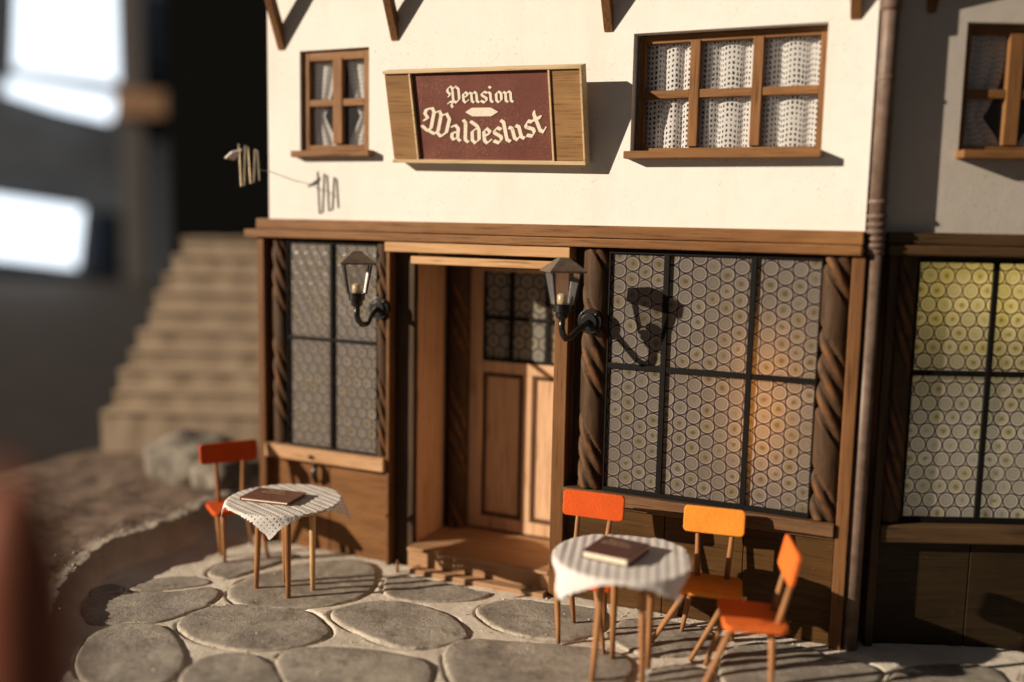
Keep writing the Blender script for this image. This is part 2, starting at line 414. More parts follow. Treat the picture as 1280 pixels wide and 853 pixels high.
M['redpost'] = wood('red_post_wood', (.24,.075,.04), (.38,.13,.075), 'Z', .5, 20)
M['daylight'] = emit('daylight_pane', (.82,.91,1.0), 1.25)
M['daylight_dim'] = emit('daylight_pane_dim', (.55,.70,.95), .20)
M['felt_dark'] = felt('dark_orange_felt', (.66,.095,.012), 75)
M['felt_light'] = felt('light_orange_paint', (.86,.30,.035), 55)
M['felt_mid'] = felt('orange_paint', (.80,.17,.03), 40)
M['felt_red'] = felt('red_orange_paint', (.64,.085,.012), 40)
M['boulder'] = stone('boulder_stone', (.10,.085,.07), (.19,.165,.135), (.30,.26,.21))

# ------------------------------------------------------------------ the guesthouse
H = tag(empty('guesthouse'), 'miniature half timbered guesthouse facade with cream upper wall and bullseye windows', 'building')
a = R(24.1)
WING = Matrix.Translation((.062,.06,0)) @ Matrix.Rotation(a, 4, 'Z')      # the wing turns away at the drainpipe

def wall_with_holes(mb, x0, x1, z0, z1, y0, y1, holes):
    holes = sorted(holes); x = x0
    for hx0, hx1, hz0, hz1 in holes:
        mb.box(x, hx0, y0, y1, z0, z1)
        mb.box(hx0, hx1, y0, y1, z0, hz0); mb.box(hx0, hx1, y0, y1, hz1, z1)
        x = hx1
    mb.box(x, x1, y0, y1, z0, z1)
up = MB(); wall_with_holes(up, -4.63, -.012, 2.745, 5.0, 0, .16, [(-4.315,-3.67,3.29,4.075), (-1.566,-.305,3.25,4.05)])
up.build('upper_wall', M['plaster'], H)
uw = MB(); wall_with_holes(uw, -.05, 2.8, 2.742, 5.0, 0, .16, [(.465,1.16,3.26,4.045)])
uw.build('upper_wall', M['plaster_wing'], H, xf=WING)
# body behind the facade
bd = MB()
bd.box(-4.628,-4.55, .165, 2.2, 0, 5.0)          # left side wall
bd.box(-4.54, 2.2, 2.2, 2.26, 0, 5.0)            # back
bd.box(-4.54, .35, .17, 2.19, 2.66, 2.72)        # upper floor
bd.box(-3.62,-3.56,.75,2.19,0,2.65); bd.box(-1.9,-1.84,.17,2.19,0,2.65)   # room partitions
bd.box(-3.55,-1.91,1.4,1.46,0,2.65)
bd.build('inner_wall', M['dark'], H)
bw = MB(); bw.box(.15,2.8,1.3,1.36,0,5.0); bw.box(.3,2.8,.17,1.29,2.66,2.72); bw.box(.02,.07,.2,1.29,0,2.6)
bw.build('inner_wall', M['dark'], H, xf=WING)
# roof: overhanging slab above the frame, its purlin on the struts
rf = MB(); rf.add([(-4.95,-.66,4.98),(.3,-.66,4.98),(.3,2.4,6.1),(-4.95,2.4,6.1),(-4.95,-.70,5.06),(.3,-.70,5.06),(.3,2.4,6.2),(-4.95,2.4,6.2)],
  [(0,3,2,1),(4,5,6,7),(0,1,5,4),(1,2,6,5),(2,3,7,6),(3,0,4,7)])
rf.build('roof', M['dark_x'], H)
pl = MB(); pl.box(-4.8,.1,-.43,-.35,4.82,4.92); pl.build('purlin', M['post'], H, bevel=.006)
for x, zt in ((-4.49,4.09),(-3.44,4.105),(-1.747,4.07),(-.145,4.05)):
    s_ = MB(); w = .032
    s_.add([(x-w,-.005,zt),(x+w,-.005,zt),(x+w,-.005,zt+.17),(x-w,-.005,zt+.17),(x-w,-.36,zt+.76),(x+w,-.36,zt+.76),(x+w,-.36,zt+.9),(x-w,-.36,zt+.9)],
      [(0,1,2,3),(4,7,6,5),(0,4,5,1),(1,5,6,2),(2,6,7,3),(3,7,4,0)])
    s_.build('roof_strut', M['post'], H, bevel=.004)
for x, zt in ((.235,4.09),(1.7,4.08)):
    s_ = MB(); w = .03
    s_.add([(x-w,-.005,zt),(x+w,-.005,zt),(x+w,-.005,zt+.17),(x-w,-.005,zt+.17),(x-w,-.36,zt+.76),(x+w,-.36,zt+.76),(x+w,-.36,zt+.9),(x-w,-.36,zt+.9)],
      [(0,1,2,3),(4,7,6,5),(0,4,5,1),(1,5,6,2),(2,6,7,3),(3,7,4,0)])
    s_.build('roof_strut', M['post'], H, bevel=.004, xf=WING)
rw = MB(); rw.add([(.3,-.62,4.98),(2.9,-.62,4.98),(2.9,1.6,5.8),(.3,1.6,5.8),(.3,-.66,5.06),(2.9,-.66,5.06),(2.9,1.6,5.9),(.3,1.6,5.9)],
  [(0,3,2,1),(4,5,6,7),(0,1,5,4),(1,2,6,5),(2,3,7,6),(3,0,4,7)])
rw.build('roof', M['dark_x'], H, xf=WING)

# beams between the storeys
b = MB(); b.box(-4.70,-.012,-.085,.04,2.672,2.757); b.build('storey_beam', M['beam'], H, bevel=.007)
b = MB(); b.box(-4.80,-.012,-.115,.04,2.606,2.668); b.build('storey_beam', M['beam'], H, bevel=.010)
b = MB(); b.box(.05,2.8,-.04,.04,2.68,2.757); b.build('storey_beam', M['dark_x'], H, bevel=.007, xf=WING)  # both wing beams in darker wood: shade put into the colour
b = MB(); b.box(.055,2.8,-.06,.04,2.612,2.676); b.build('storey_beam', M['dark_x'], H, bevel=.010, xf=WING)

# posts
def post(x0,x1,y0,y1,z0,z1,m='post',xf=None,nm='post'):
    q = MB(); q.box(x0,x1,y0,y1,z0,z1); return q.build(nm, M[m], H, bevel=.006, xf=xf)
post(-4.70,-4.635,-.075,.12,-.05,2.604)
post(-.07,.008,-.07,.12,-.05,2.604)
post(.075,.13,-.03,.12,-.05,2.61,'dark_z',WING)  # wing post in dark wood that carries the wing's shade
# dark backing behind columns and windows
for bx in ((-4.633,-4.36,.06,.12,.8,2.604),(-3.62,-3.465,.06,.12,.8,2.604),(-1.955,-1.61,.06,.12,.0,2.604),(-.30,-.08,.06,.12,.8,2.604),(-4.36,-3.62,.075,.12,2.56,2.604),(-1.61,-.30,.075,.12,2.575,2.604)):
    bk = MB(); bk.box(*bx); bk.build('backing_board', M['dark_z'], H)
for bx in ((.132,.285,.03,.12,.8,2.61),(.285,2.8,.05,.12,2.58,2.61)):
    bk = MB(); bk.box(*bx); bk.build('backing_board', M['dark_z'], H, xf=WING)

def column(x, y, r, z0, z1, ph, xf=None, flat=False):
    nz, nt_ = 190, 56; mb = MB(); vs = []; wear = []
    pitch = .92
    for j in range(nz+1):
        z = z0 + (z1-z0)*j/nz
        for k in range(nt_):
            th = 2*PI*k/nt_
            t = (th/(2*PI) + z/pitch + ph) % 1.0
            if t < .42:
                q = t/.42; e = min(q, 1-q)*2; rr = .985 - .10*max(0, 1-e*7)**2; wv = .10 + .5*max(0, 1-abs(e-.12)*9)
            else:
                q = ((t-.42)/.58*3) % 1.0; hgt = math.sin(PI*q)**.7; rr = .64 + .36*hgt; wv = max(0, hgt-.62)*2.2
            rr *= r*(1 + .012*noise.noise((math.cos(th)*2, math.sin(th)*2, z*5+ph*9)))
            vs.append((x + rr*math.sin(th), y - rr*math.cos(th), z)); wear.append(min(1, wv))
    fs = [(j*nt_+k, j*nt_+(k+1)%nt_, (j+1)*nt_+(k+1)%nt_, (j+1)*nt_+k) for j in range(nz) for k in range(nt_)]
    fs += [tuple(range(nt_-1,-1,-1)), tuple(nz*nt_+k for k in range(nt_))]
    mb.add(vs, fs); mb.att['wear'] = wear
    return mb.build('twisted_column', M['twist'], H, smooth=True, xf=xf)
column(-4.52, .03, .085, .90, 2.60, .15)
column(-3.525, .02, .075, .90, 2.60, .35)
column(-1.775, .02, .105, .88, 2.60, .62)
column(-.160, .02, .108, .88, 2.60, .80)
column(.205, .045, .07, .875, 2.61, .30, WING)

# sills
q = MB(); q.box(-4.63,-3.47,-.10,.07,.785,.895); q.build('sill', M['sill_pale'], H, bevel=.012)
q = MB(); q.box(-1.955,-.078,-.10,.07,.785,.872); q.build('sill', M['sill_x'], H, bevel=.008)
q = MB(); q.box(.132,2.8,-.05,.07,.745,.865); q.build('sill', M['dark_x'], H, bevel=.015, xf=WING)  # wing sill coloured dark for the shade on the wing
# panels below the sills
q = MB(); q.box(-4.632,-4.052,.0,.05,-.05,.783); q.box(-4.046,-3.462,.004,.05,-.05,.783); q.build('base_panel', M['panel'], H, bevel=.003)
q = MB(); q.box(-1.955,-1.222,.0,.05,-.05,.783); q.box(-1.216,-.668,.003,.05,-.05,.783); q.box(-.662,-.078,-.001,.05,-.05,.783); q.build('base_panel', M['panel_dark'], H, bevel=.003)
q = MB(); q.box(.132,.748,.02,.07,-.05,.743); q.box(.756,1.5,.018,.07,-.05,.743); q.box(1.506,2.8,.02,.07,-.05,.743); q.build('base_panel', M['panel_wing_shaded'], H, bevel=.003, xf=WING)
# moulding strip under big sill
q = MB(); q.box(-1.955,-.078,-.03,-.002,.745,.783); q.build('moulding', M['sill_x'], H, bevel=.006)

def leaded_window(x0,x1,z0,z1,y,vs,hs,mat,xf=None,bar=.026,edge=.03,eb=None):
    w = bpy.data.objects.new('bullseye_window', None); COL.objects.link(w); w.parent = H
    if xf is not None: w.matrix_local = xf
    p = MB(); p.add([(x0,y,z0),(x1,y,z0),(x1,y,z1),(x0,y,z1)], [(0,1,2,3)]); p.build('pane', mat, w, fix=False)
    f = MB(); e = edge; eb = eb or e
    f.box(x0,x1,y-.022,y-.002,z0,z0+eb); f.box(x0,x1,y-.022,y-.002,z1-e*.7,z1)
    f.box(x0,x0+e*.35,y-.021,y-.002,z0+eb,z1-e*.7); f.box(x1-e*.35,x1,y-.021,y-.002,z0+eb,z1-e*.7)
    for v in vs: f.box(v-bar/2,v+bar/2,y-.024,y-.0025,z0+eb,z1-e*.7)
    for h in hs: f.box(x0+e*.35,x1-e*.35,y-.020,y-.0015,h-bar/2,h+bar/2)
    f.build('glazing_bars', M['lead'], w, bevel=.002)
    return w
leaded_window(-4.425,-3.565,.885,2.59,-.025,[-3.995],[1.80],M['glass_small'])
leaded_window(-1.672,-.245,.845,2.59,-.03,[-1.263,-.679],[1.783],M['glass_big'],bar=.038,eb=.062)
leaded_window(.283,1.72,.865,2.59,.04,[.778,1.26],[1.858],M['glass_wing'],WING,bar=.036,eb=.04)

# doorway
q = MB(); q.box(-3.43,-3.275,.03,.09,-.05,2.52); q.build('door_jamb', M['dark_z'], H, bevel=.004)
q = MB(); q.box(-3.466,-3.440,-.07,.09,-.05,2.52); q.build('door_jamb', M['post'], H, bevel=.003)
q = MB(); q.box(-3.35,-3.272,.092,.55,-.05,2.6); q.build('door_reveal', M['door'], H, bevel=.004)
column(-3.165,.585,.085,.2,2.6,.5)
q = MB(); q.box(-3.40,-3.088,.63,.68,-.05,2.6); q.build('door_reveal', M['dark_z'], H)
q = MB(); q.box(-2.06,-1.958,-.075,.05,-.05,2.50); q.build('door_jamb', M['post'], H, bevel=.006)
q = MB(); q.box(-2.03,-1.96,.052,.80,-.05,2.6); q.build('door_reveal', M['door'], H)
q = MB(); q.box(-3.466,-1.95,-.10,.03,2.525,2.60); q.build('door_lintel', M['lintel'], H, bevel=.006)
q = MB(); q.box(-3.268,-2.062,-.045,.03,2.437,2.496); q.build('door_lintel', M['lintel'], H, bevel=.008)
q = MB(); q.box(-3.27,-2.03,.162,.80,2.50,2.523); q.build('door_soffit', M['dark_x'], H)
q = MB(); q.box(-3.27,-2.03,.76,.80,2.40,2.5); q.build('door_header', M['dark_x'], H)
# door leaf
D = bpy.data.objects.new('door', None); COL.objects.link(D); D.parent = H
y0, y1 = .62, .675
xl, xr = -3.085, -2.05
q = MB()
q.box(xl,-2.965,y0,y1,.215,2.40); q.box(-2.12,xr,y0,y1,.215,2.40)
q.box(-2.965,-2.12,y0,y1,.215,.32); q.box(-2.965,-2.12,y0,y1,1.54,1.635); q.box(-2.965,-2.12,y0,y1,2.37,2.40)
q.box(-2.595,-2.515,y0,y1,.32,1.54)
q.build('door_frame', M['door'], D, bevel=.006)
for px0, px1 in ((-2.965,-2.595),(-2.515,-2.12)):
    q = MB()
    for A_ in ((px0,px0+.035,.32,1.54),(px1-.035,px1,.32,1.54),(px0+.035,px1-.035,.32,.355),(px0+.035,px1-.035,1.505,1.54)):
        q.box(A_[0],A_[1],y0+.008,y1-.01,A_[2],A_[3])
    q.build('panel_moulding', M['door_dark'], D, bevel=.004)
    q = MB(); q.box(px0+.035,px1-.035,y0+.015,y1-.012,.355,1.505); q.build('door_panel', M['door'], D, bevel=.008)
q = MB(); q.add([(-2.965,.645,1.635),(-2.12,.645,1.635),(-2.12,.645,2.37),(-2.965,.645,2.37)],[(0,1,2,3)]); q.build('pane', M['glass_door'], D, fix=False)
q = MB()
for v in (-2.715,-2.40): q.box(v-.016,v+.016,.622,.642,1.66,2.37)
q.box(-2.965,-2.12,.620,.640,1.635,1.66); q.box(-2.965,-2.12,.624,.641,1.975,2.005); q.box(-2.965,-2.947,.621,.643,1.66,2.37)
q.build('glazing_bars', M['lead'], D)
# doorsteps
q = MB(); q.box(-3.27,-2.062,-.05,.615,.0,.175); q.build('doorstep', M['step'], H, bevel=.004)
q = MB(); q.box(-3.268,-2.063,-.075,.615,.179,.205); q.build('doorstep', M['step'], H, bevel=.008)
q = MB(); q.box(-3.20,-2.066,-.15,-.052,-.05,.062); q.build('doorstep', M['step'], H, bevel=.008)
# small peg, and a black drop shape with a knob by the sill
q = MB(); q.tube([(-3.30,-.16,.0),(-3.30,-.16,.12)],[.015,.010],8); q.build('peg', M['post'], H)
q = MB(); q.tube([(-4.16,.0,.76),(-4.155,-.05,.74),(-4.155,-.06,.66),(-4.15,-.03,.60)],[.018,.02,.026,.02],8); q.tube([(-4.16,-.10,.83),(-4.16,-.125,.84)],[.016,.012],8)
q.build('black_drop', M['black'], H, smooth=True)

# wooden casement windows upstairs
def casement(x0,x1,z0,z1,y,vs,hz,xf=None,t=.042,vb=.06,hb=.045,sill=.11,dz=.0,sx=(-.04,.03),m='frame'):
    w = bpy.data.objects.new('casement_window', None); COL.objects.link(w); w.parent = H
    if xf is not None: w.matrix_local = xf
    for bx in [(x0,x0+t,y,y+.05,z0,z1),(x1-t,x1,y,y+.05,z0,z1)]+[(v-vb/2,v+vb/2,y-.006,y+.046,z0+t,z1-t) for v in vs]:
        f = MB(); f.box(*bx); f.build('stile', M[m+'_z'], w, bevel=.004)
    for za, zb_ in ((z1-t-.012,z1),(z0,z0+t*.8)):
        f = MB(); f.box(x0+t,x1-t,y+.002,y+.05,za,zb_); f.build('rail', M[m+'_x'], w, bevel=.004)
    xs = [x0+t]; 
    for v in vs: xs += [v-vb/2, v+vb/2]
    xs.append(x1-t)
    for i in range(0,len(xs),2):
        f = MB(); f.box(xs[i]+.001,xs[i+1]-.001,y+.001,y+.044,hz-hb/2,hz+hb/2); f.build('rail', M[m+'_x'], w, bevel=.004)
    g = MB(); g.add([(x0+t,y+.03,z0+t*.8),(x1-t,y+.03,z0+t*.8),(x1-t,y+.03,z1-t),(x0+t,y+.03,z1-t)],[(0,1,2,3)]); g.build('pane', M['pane'], w, fix=False)
    s_ = MB(); s_.box(x0+sx[0],x1+sx[1],-sill,y-.008,z0-.048,z0+.002); s_.build('sill', M[m+'_x'], w, bevel=.006)
    return w
casement(-4.308,-3.676,3.295,4.07,.03,[-3.978],3.672,sill=.075,sx=(-.05,.05),vb=.085,hb=.055,t=.06)
casement(-1.545,-.312,3.26,4.045,.085,[-1.160,-.744],3.652,sx=(-.035,.02),vb=.066,hb=.055)
casement(.475,1.15,3.265,4.04,.05,[.805],3.625,WING,sx=(-.025,.03),vb=.09,hb=.055,t=.045)

# drainpipe at the corner
P = bpy.data.objects.new('drainpipe', None); COL.objects.link(P); P.parent = H
q = MB(); q.tube([(.055,-.002,-.04),(.055,-.002,2.62)],.049,24); q.tube([(.055,-.002,2.62),(.055,-.002,4.9)],.052,24); q.build('pipe', M['pipe'], P, smooth=True)
for z, rr in ((2.63,.055),(2.67,.060),(2.71,.058),(2.755,.060),(2.80,.058),(2.85,.060),(2.94,.058),(3.69,.055)):
    q = MB(); q.tube([(.055,-.002,z-.016),(.055,-.002,z-.008),(.055,-.002,z+.008),(.055,-.002,z+.016)],[.05,rr+.001,rr+.001,.05],24); q.build('pipe_collar', M['pipe'], P, smooth=True)
q = MB(); q.tube([(.055,-.002,4.09),(.055,-.002,4.11),(.055,-.002,4.5)],[.055,.066,.066],24); q.build('pipe_socket', M['pipe'], P, smooth=True)
q = MB(); q.tube([(.055,-.002,.56),(.055,.05,.56)],.008,8); q.build('pipe_screw', M['black'], P)

# ------------------------------------------------------------------ curtains (hang inside the windows)
def curtain(name, x0, x1, z0, z1, y, n, amp, mat, label, seed, tie=None, side=0, xf=None, group='gauze curtains'):
    rd = random.Random(seed); ph = rd.random()*6; ph2 = rd.random()*6
    W_ = (x1-x0); L = W_*1.45
    def ext(v):
        if tie is None: return x0, x1
        z = z0+(z1-z0)*v
        if z > tie: t = ((z-tie)/(z1-tie)); f = .46+.54*t**.7
        else: t = (tie-z)/(tie-z0); f = .46+.42*math.sin(min(1,t)*PI/2)**1.2
        return (x0, x0+W_*f) if side < 0 else (x1-W_*f, x1)
    def fn(u, v):
        a_, b_ = ext(v)
        s = math.sin(2*PI*n*u+ph+.18*math.sin(2*v+ph2)) + .35*math.sin(4*PI*n*u*.63+ph2)
        uu = u + .035*math.cos(2*PI*n*u+ph)*(1 if .05 < u < .95 else .3)
        return (a_+(b_-a_)*uu, y+amp*s*(.85+.2*(1-v))+.002*math.sin(9*v+u*7), z0+(z1-z0)*v+.008*math.sin(20*u+ph))
    mb = MB(); mb.grid(96, 60, fn, lambda u,v: (u*L, v*(z1-z0)))
    o = mb.build(name, mat, None, smooth=True, fix=False)
    if xf is not None: o.matrix_local = xf
    return tag(o, label, 'curtain', group)
curtain('curtain', -1.52,-1.19, 3.24,4.05,.150, 2.6,.016, M['curtain'], 'white gauze curtain in the left third of the wide three part upper window', 3)
curtain('curtain', -1.13,-.77, 3.24,4.05,.150, 2.3,.016, M['curtain'], 'white gauze curtain in the middle third of the wide three part upper window', 11)
curtain('curtain', -.71,-.33, 3.24,4.05,.150, 2.2,.016, M['curtain'], 'bright open mesh curtain in the right third of the wide three part upper window', 5)
curtain('curtain', -4.28,-3.99, 3.28,4.08,.105, 2.5,.009, M['curtain_dense'], 'left half of the tied back curtains in the small window near the house edge', 8, 3.58, -1)
curtain('curtain', -3.97,-3.68, 3.28,4.08,.105, 2.5,.009, M['curtain_dense'], 'right half of the tied back curtains in the small window near the house edge', 9, 3.58, 1)
curtain('curtain', .49,.83, 3.25,4.06,.105, 2.5,.009, M['curtain_dense'], 'shaded tied back curtain in the left half of the window beyond the drainpipe', 10, 3.50, -1, WING)
curtain('curtain', .84,1.13, 3.25,4.06,.105, 2.5,.009, M['curtain_dense'], 'shaded tied back curtain cut by the right edge, in the window beyond the drainpipe', 12, 3.50, 1, WING)

# ------------------------------------------------------------------ sign with blackletter
def hull(pts):
    pts = sorted(set(pts)); 
    def half(ps):
        o = []
        for p in ps:
            while len(o) > 1 and (o[-1][0]-o[-2][0])*(p[1]-o[-2][1])-(o[-1][1]-o[-2][1])*(p[0]-o[-2][0]) <= 0: o.pop()
            o.append(p)
        return o
    l, u_ = half(pts), half(pts[::-1]); return l[:-1]+u_[:-1]
G = {
 'i': (.46, [[(.02,.90),(.15,.80),(.15,.20),(.28,.08)],[(.10,1.36),(.20,1.26)]]),
 'n': (.80, [[(.02,.90),(.15,.80),(.15,.20),(.27,.08)],[(.17,.72),(.40,.96),(.53,.82),(.53,.20),(.66,.08)]]),
 'u': (.82, [[(.02,.90),(.15,.80),(.15,.22),(.27,.08),(.50,.30)],[(.40,.90),(.53,.80),(.53,.20),(.66,.08)]]),
 'e': (.62, [[(.13,.78),(.13,.22),(.26,.08),(.48,.26)],[(.13,.78),(.31,.95),(.47,.78),(.42,.64),(.15,.50)]]),
 'o': (.68, [[(.32,.96),(.13,.78),(.13,.22),(.28,.06)],[(.32,.96),(.51,.78),(.51,.26),(.28,.06)]]),
 's': (.64, [[(.52,.86),(.34,.96),(.15,.80),(.15,.66),(.47,.42),(.47,.22),(.30,.06),(.06,.20)]]),
 'a': (.76, [[(.10,.84),(.28,.96),(.46,.80),(.46,.20),(.60,.07)],[(.46,.62),(.14,.44),(.13,.20),(.25,.07),(.46,.24)]]),
 'l': (.44, [[(.03,1.36),(.15,1.24),(.15,.20),(.30,.07)]]),
 'd': (.70, [[(.32,.90),(.13,.74),(.13,.22),(.28,.06)],[(.28,.06),(.52,.28),(.52,.86),(.42,1.10),(.08,1.34)]]),
 't': (.54, [[(.22,1.34),(.18,1.2),(.18,.20),(.31,.07),(.48,.22)],[(.02,.92),(.46,.92)]]),
 'P': (1.12, [[(.30,1.46),(.44,1.30),(.44,.10),(.26,-.08),(.33,-.30)],[(.30,1.46),(.06,1.24),(.06,1.00),(.24,.80),(.12,.62)],[(.44,1.16),(.70,1.44),(.92,1.22),(.92,.40),(.66,.08),(.44,.24)],[(.02,.04),(.20,.18),(.44,.10)]]),
 'W': (1.70, [[(.42,1.56),(.10,1.36),(.06,1.08),(.26,.88),(.10,.66)],[(.42,1.56),(.56,1.36),(.56,.34),(.40,.10),(.04,.28)],[(.56,1.30),(.84,1.54),(.98,1.34),(.98,.32),(.80,.06),(.44,.14)],[(.98,1.28),(1.26,1.54),(1.48,1.28),(1.46,.42),(1.18,.04),(.98,.20)]]),
}
def letter_quads(ch, nib=.20, thin=.075):
    out = []; c = math.cos(R(42)); s = math.sin(R(42))
    nx, ny = c*nib/2, s*nib/2; tx, ty = -s*thin/2, c*thin/2
    rect = [(nx+tx,ny+ty),(nx-tx,ny-ty),(-nx-tx,-ny-ty),(-nx+tx,-ny+ty)]
    for line in G[ch][1]:
        for p, q in zip(line, line[1:]):
            out.append(hull([(round(p[0]+d[0],5),round(p[1]+d[1],5)) for d in rect] + [(round(q[0]+d[0],5),round(q[1]+d[1],5)) for d in rect]))
    return out
def write(mb, text, size, place, y0, eps=.00025, gap=1.0, xs=1.0):
    """place(x) -> (px, pz, angle) for pen position x (in metres)"""
    x = 0; k = 0
    for ch in text:
        w = G[ch][0]*size*gap*xs
        cx, cz, an = place(x + w/2)
        ca, sa = math.cos(an), math.sin(an)
        for hq in letter_quads(ch):
            pts = []
            for (lx, lz) in hq:
                lx = lx*size*xs - w/2/gap; lz = lz*size
                pts.append((cx+lx*ca-lz*sa, y0-eps*(k % 9), cz+lx*sa+lz*ca))
            mb.add(pts, [tuple(range(len(pts)))]); k += 1
        x += w
    return x
def textlen(t, size, gap=1.0, xs=1.0): return sum(G[c][0] for c in t)*size*gap*xs

S_ = tag(empty('hanging_signboard'), 'tilted brown wooden sign board with cream blackletter reading Pension Waldeslust', 'sign')
sw, sh = 1.535, .655                                  # width, height of the board
tilt = math.atan2(.17, .64)
S_.matrix_local = Matrix.Translation((-3.385,-.075,3.212)) @ Matrix.Rotation(R(1.0),4,'Y') @ Matrix.Rotation(tilt, 4, 'X')
q = MB(); q.box(.0,sw,.006,.05,.0,sh); q.build('backboard', M['sign_wood'], S_, bevel=.004)
q = MB(); q.box(.0,.205,-.022,.004,.018,sh-.018); q.build('side_board', M['sign_wood'], S_, bevel=.004)
q = MB(); q.box(sw-.225,sw-.012,-.022,.004,.018,sh-.018); q.build('side_board', M['sign_wood'], S_, bevel=.004)
q = MB(); q.box(-.004,sw+.004,-.040,.055,sh-.016,sh+.006); q.box(-.004,sw+.004,-.040,.055,-.008,.016)
q.box(sw-.010,sw+.004,-.040,.055,.016,sh-.016); q.box(.207,.222,-.034,.004,.016,sh-.016); q.box(sw-.243,sw-.228,-.034,.004,.016,sh-.016)
q.build('edging', M['sign_edge'], S_, bevel=.003)
q = MB(); q.box(.224,sw-.245,-.010,.004,.018,sh-.018); PN = q.build('painted_panel', M['signpaint'], S_)
cx = .224+(sw-.469)/2
lt = MB()
s1 = .083; L1 = textlen('Pension', s1, 1.0, 1.24)
write(lt, 'Pension', s1, lambda x: (cx+.005-L1/2+x, .418, 0), -.012, xs=1.24)
s2 = .118; L2 = textlen('Waldeslust', s2, 1.0, 1.20); Rr = 1.30
def arc(x):
    t = (x-L2*.52)/Rr
    return (cx+.02+Rr*math.sin(t), .128+Rr*(1-math.cos(t)), t)
write(lt, 'Waldeslust', s2, arc, -.012, xs=1.20)
lt.build('lettering', M['letters'], S_, fix=False)
q = MB(); c0 = cx+.005; z0 = .357; q.prism([(c0-.13,z0),(c0-.075,z0+.03),(c0+.075,z0+.03),(c0+.13,z0),(c0+.075,z0-.03),(c0-.075,z0-.03)],-.0145,-.010); q.build('lozenge', M['letters'], S_)

# ------------------------------------------------------------------ wall lanterns
def lantern(x, z, y, wallx, wally, wallz, label):
    L_ = tag(empty('wall_lantern', (x,y,z)), label, 'lantern', 'wall lanterns by the door')
    hw = .135; zb = -.215; rb = .062
    rot = Matrix.Rotation(R(38),4,'Z')
    q = MB(); e = .128
    q.add([(-e,-e,0),(e,-e,0),(e,e,0),(-e,e,0),(-e,-e,.012),(e,-e,.012),(e,e,.012),(-e,e,.012),(-.03,-.03,.098),(.03,-.03,.098),(.03,.03,.098),(-.03,.03,.098)],
      [(3,2,1,0),(0,1,5,4),(1,2,6,5),(2,3,7,6),(3,0,4,7),(4,5,9,8),(5,6,10,9),(6,7,11,10),(7,4,8,11),(8,9,10,11)])
    q.build('lamp_roof', M['pewter'], L_, xf=rot, bevel=.004)
    g = MB(); t = .098
    g.add([(-rb,-rb,zb),(rb,-rb,zb),(rb,rb,zb),(-rb,rb,zb),(-t,-t,-.003),(t,-t,-.003),(t,t,-.003),(-t,t,-.003)],[(0,1,5,4),(1,2,6,5),(2,3,7,6),(3,0,4,7)])
    g.build('lamp_glass', M['lampglass'], L_, xf=rot)
    f = MB()
    for sx in (-1,1):
        for sy in (-1,1): f.tube([(sx*rb,sy*rb,zb),(sx*t,sy*t,-.003)],.0075,6)
    f.build('corner_bars', M['black'], L_, xf=rot)
    q = MB(); q.tube([(0,0,zb),(0,0,zb+.02),(0,0,zb+.058),(0,0,zb+.072)],[.036,.036,.036,.024],16); q.build('bulb', M['bulb'], L_, smooth=True)
    q = MB(); q.tube([(0,0,zb+.004),(0,0,zb-.05),(0,0,zb-.055),(0,0,zb-.085),(0,0,zb-.10)],[.060,.060,.045,.042,.026],16); q.build('lamp_socket', M['black'], L_, smooth=False)
    tx, ty, tz = wallx-x, wally-y, wallz-z
    pts = [(0,0,zb-.09),(0,0,zb-.16),(.004,.012,zb-.20),(.01,.05,zb-.235),(.02,.11,zb-.235),(tx*.6,ty*.62,tz-.035),(tx,ty-.06,tz-.005),(tx,ty,tz)]
    q = MB(); q.tube(pts,[.024,.022,.022,.022,.020,.020,.022,.022],12); q.build('bracket_arm', M['black'], L_, smooth=True)
    q = MB(); q.tube([(tx,ty-.034,tz),(tx,ty+.02,tz)],.088,28); q.tube([(tx,ty-.052,tz),(tx,ty-.033,tz)],.058,24)
    for k in range(4):
        an = PI/4+k*PI/2; q.tube([(tx+.072*math.cos(an),ty-.05,tz+.072*math.sin(an)),(tx+.072*math.cos(an),ty-.03,tz+.072*math.sin(an))],[.008,.012],8)
    q.build('wall_rosette', M['black'], L_, bevel=.006, seg=3)
    return L_
lantern(-1.858, 2.445, -.455, -1.78, -.09, 2.09, 'black iron lantern on the twisted column right of the door')
lantern(-3.482, 2.44, -.455, -3.525, -.06, 2.085, 'black iron lantern on the twisted column left of the door')

# ------------------------------------------------------------------ wire wall bracket at the house edge
A_ = tag(empty('wire_bracket', (-4.19,0,3.03)), 'thin wire bracket with zigzag bars and small pale plate left of the small window', 'wire bracket')
q = MB(); q.tube([(0,.005,0),(-.10,-.12,.03),(-.20,-.28,.09),(-.235,-.37,.10)],.0035,6); q.build('arm', M['steel'], A_, smooth=True)
pts = []; yb = -.385
for i, x in enumerate((-.415,-.372,-.325,-.278,-.235)):
    lo, hi = -.03+.012*i, .30-.014*i
    seq = [(x-.010, hi),(x+.006, lo)] if i % 2 == 0 else [(x-.006, lo),(x+.010, hi)]
    pts += [(p[0], yb, p[1]) for p in seq]
q = MB(); q.tube(pts,.0065,8); q.build('zigzag_bars', M['steel'], A_, smooth=False)
q = MB(); q.add([(-.545,yb-.02,.185),(-.46,yb-.04,.23),(-.395,yb,.25),(-.48,yb+.02,.175),(-.545,yb-.018,.197),(-.46,yb-.038,.242),(-.395,yb+.002,.262),(-.48,yb+.022,.187)],[(0,3,2,1),(4,5,6,7),(0,1,5,4),(1,2,6,5),(2,3,7,6),(3,0,4,7)])
q.build('plate', M['white'], A_)

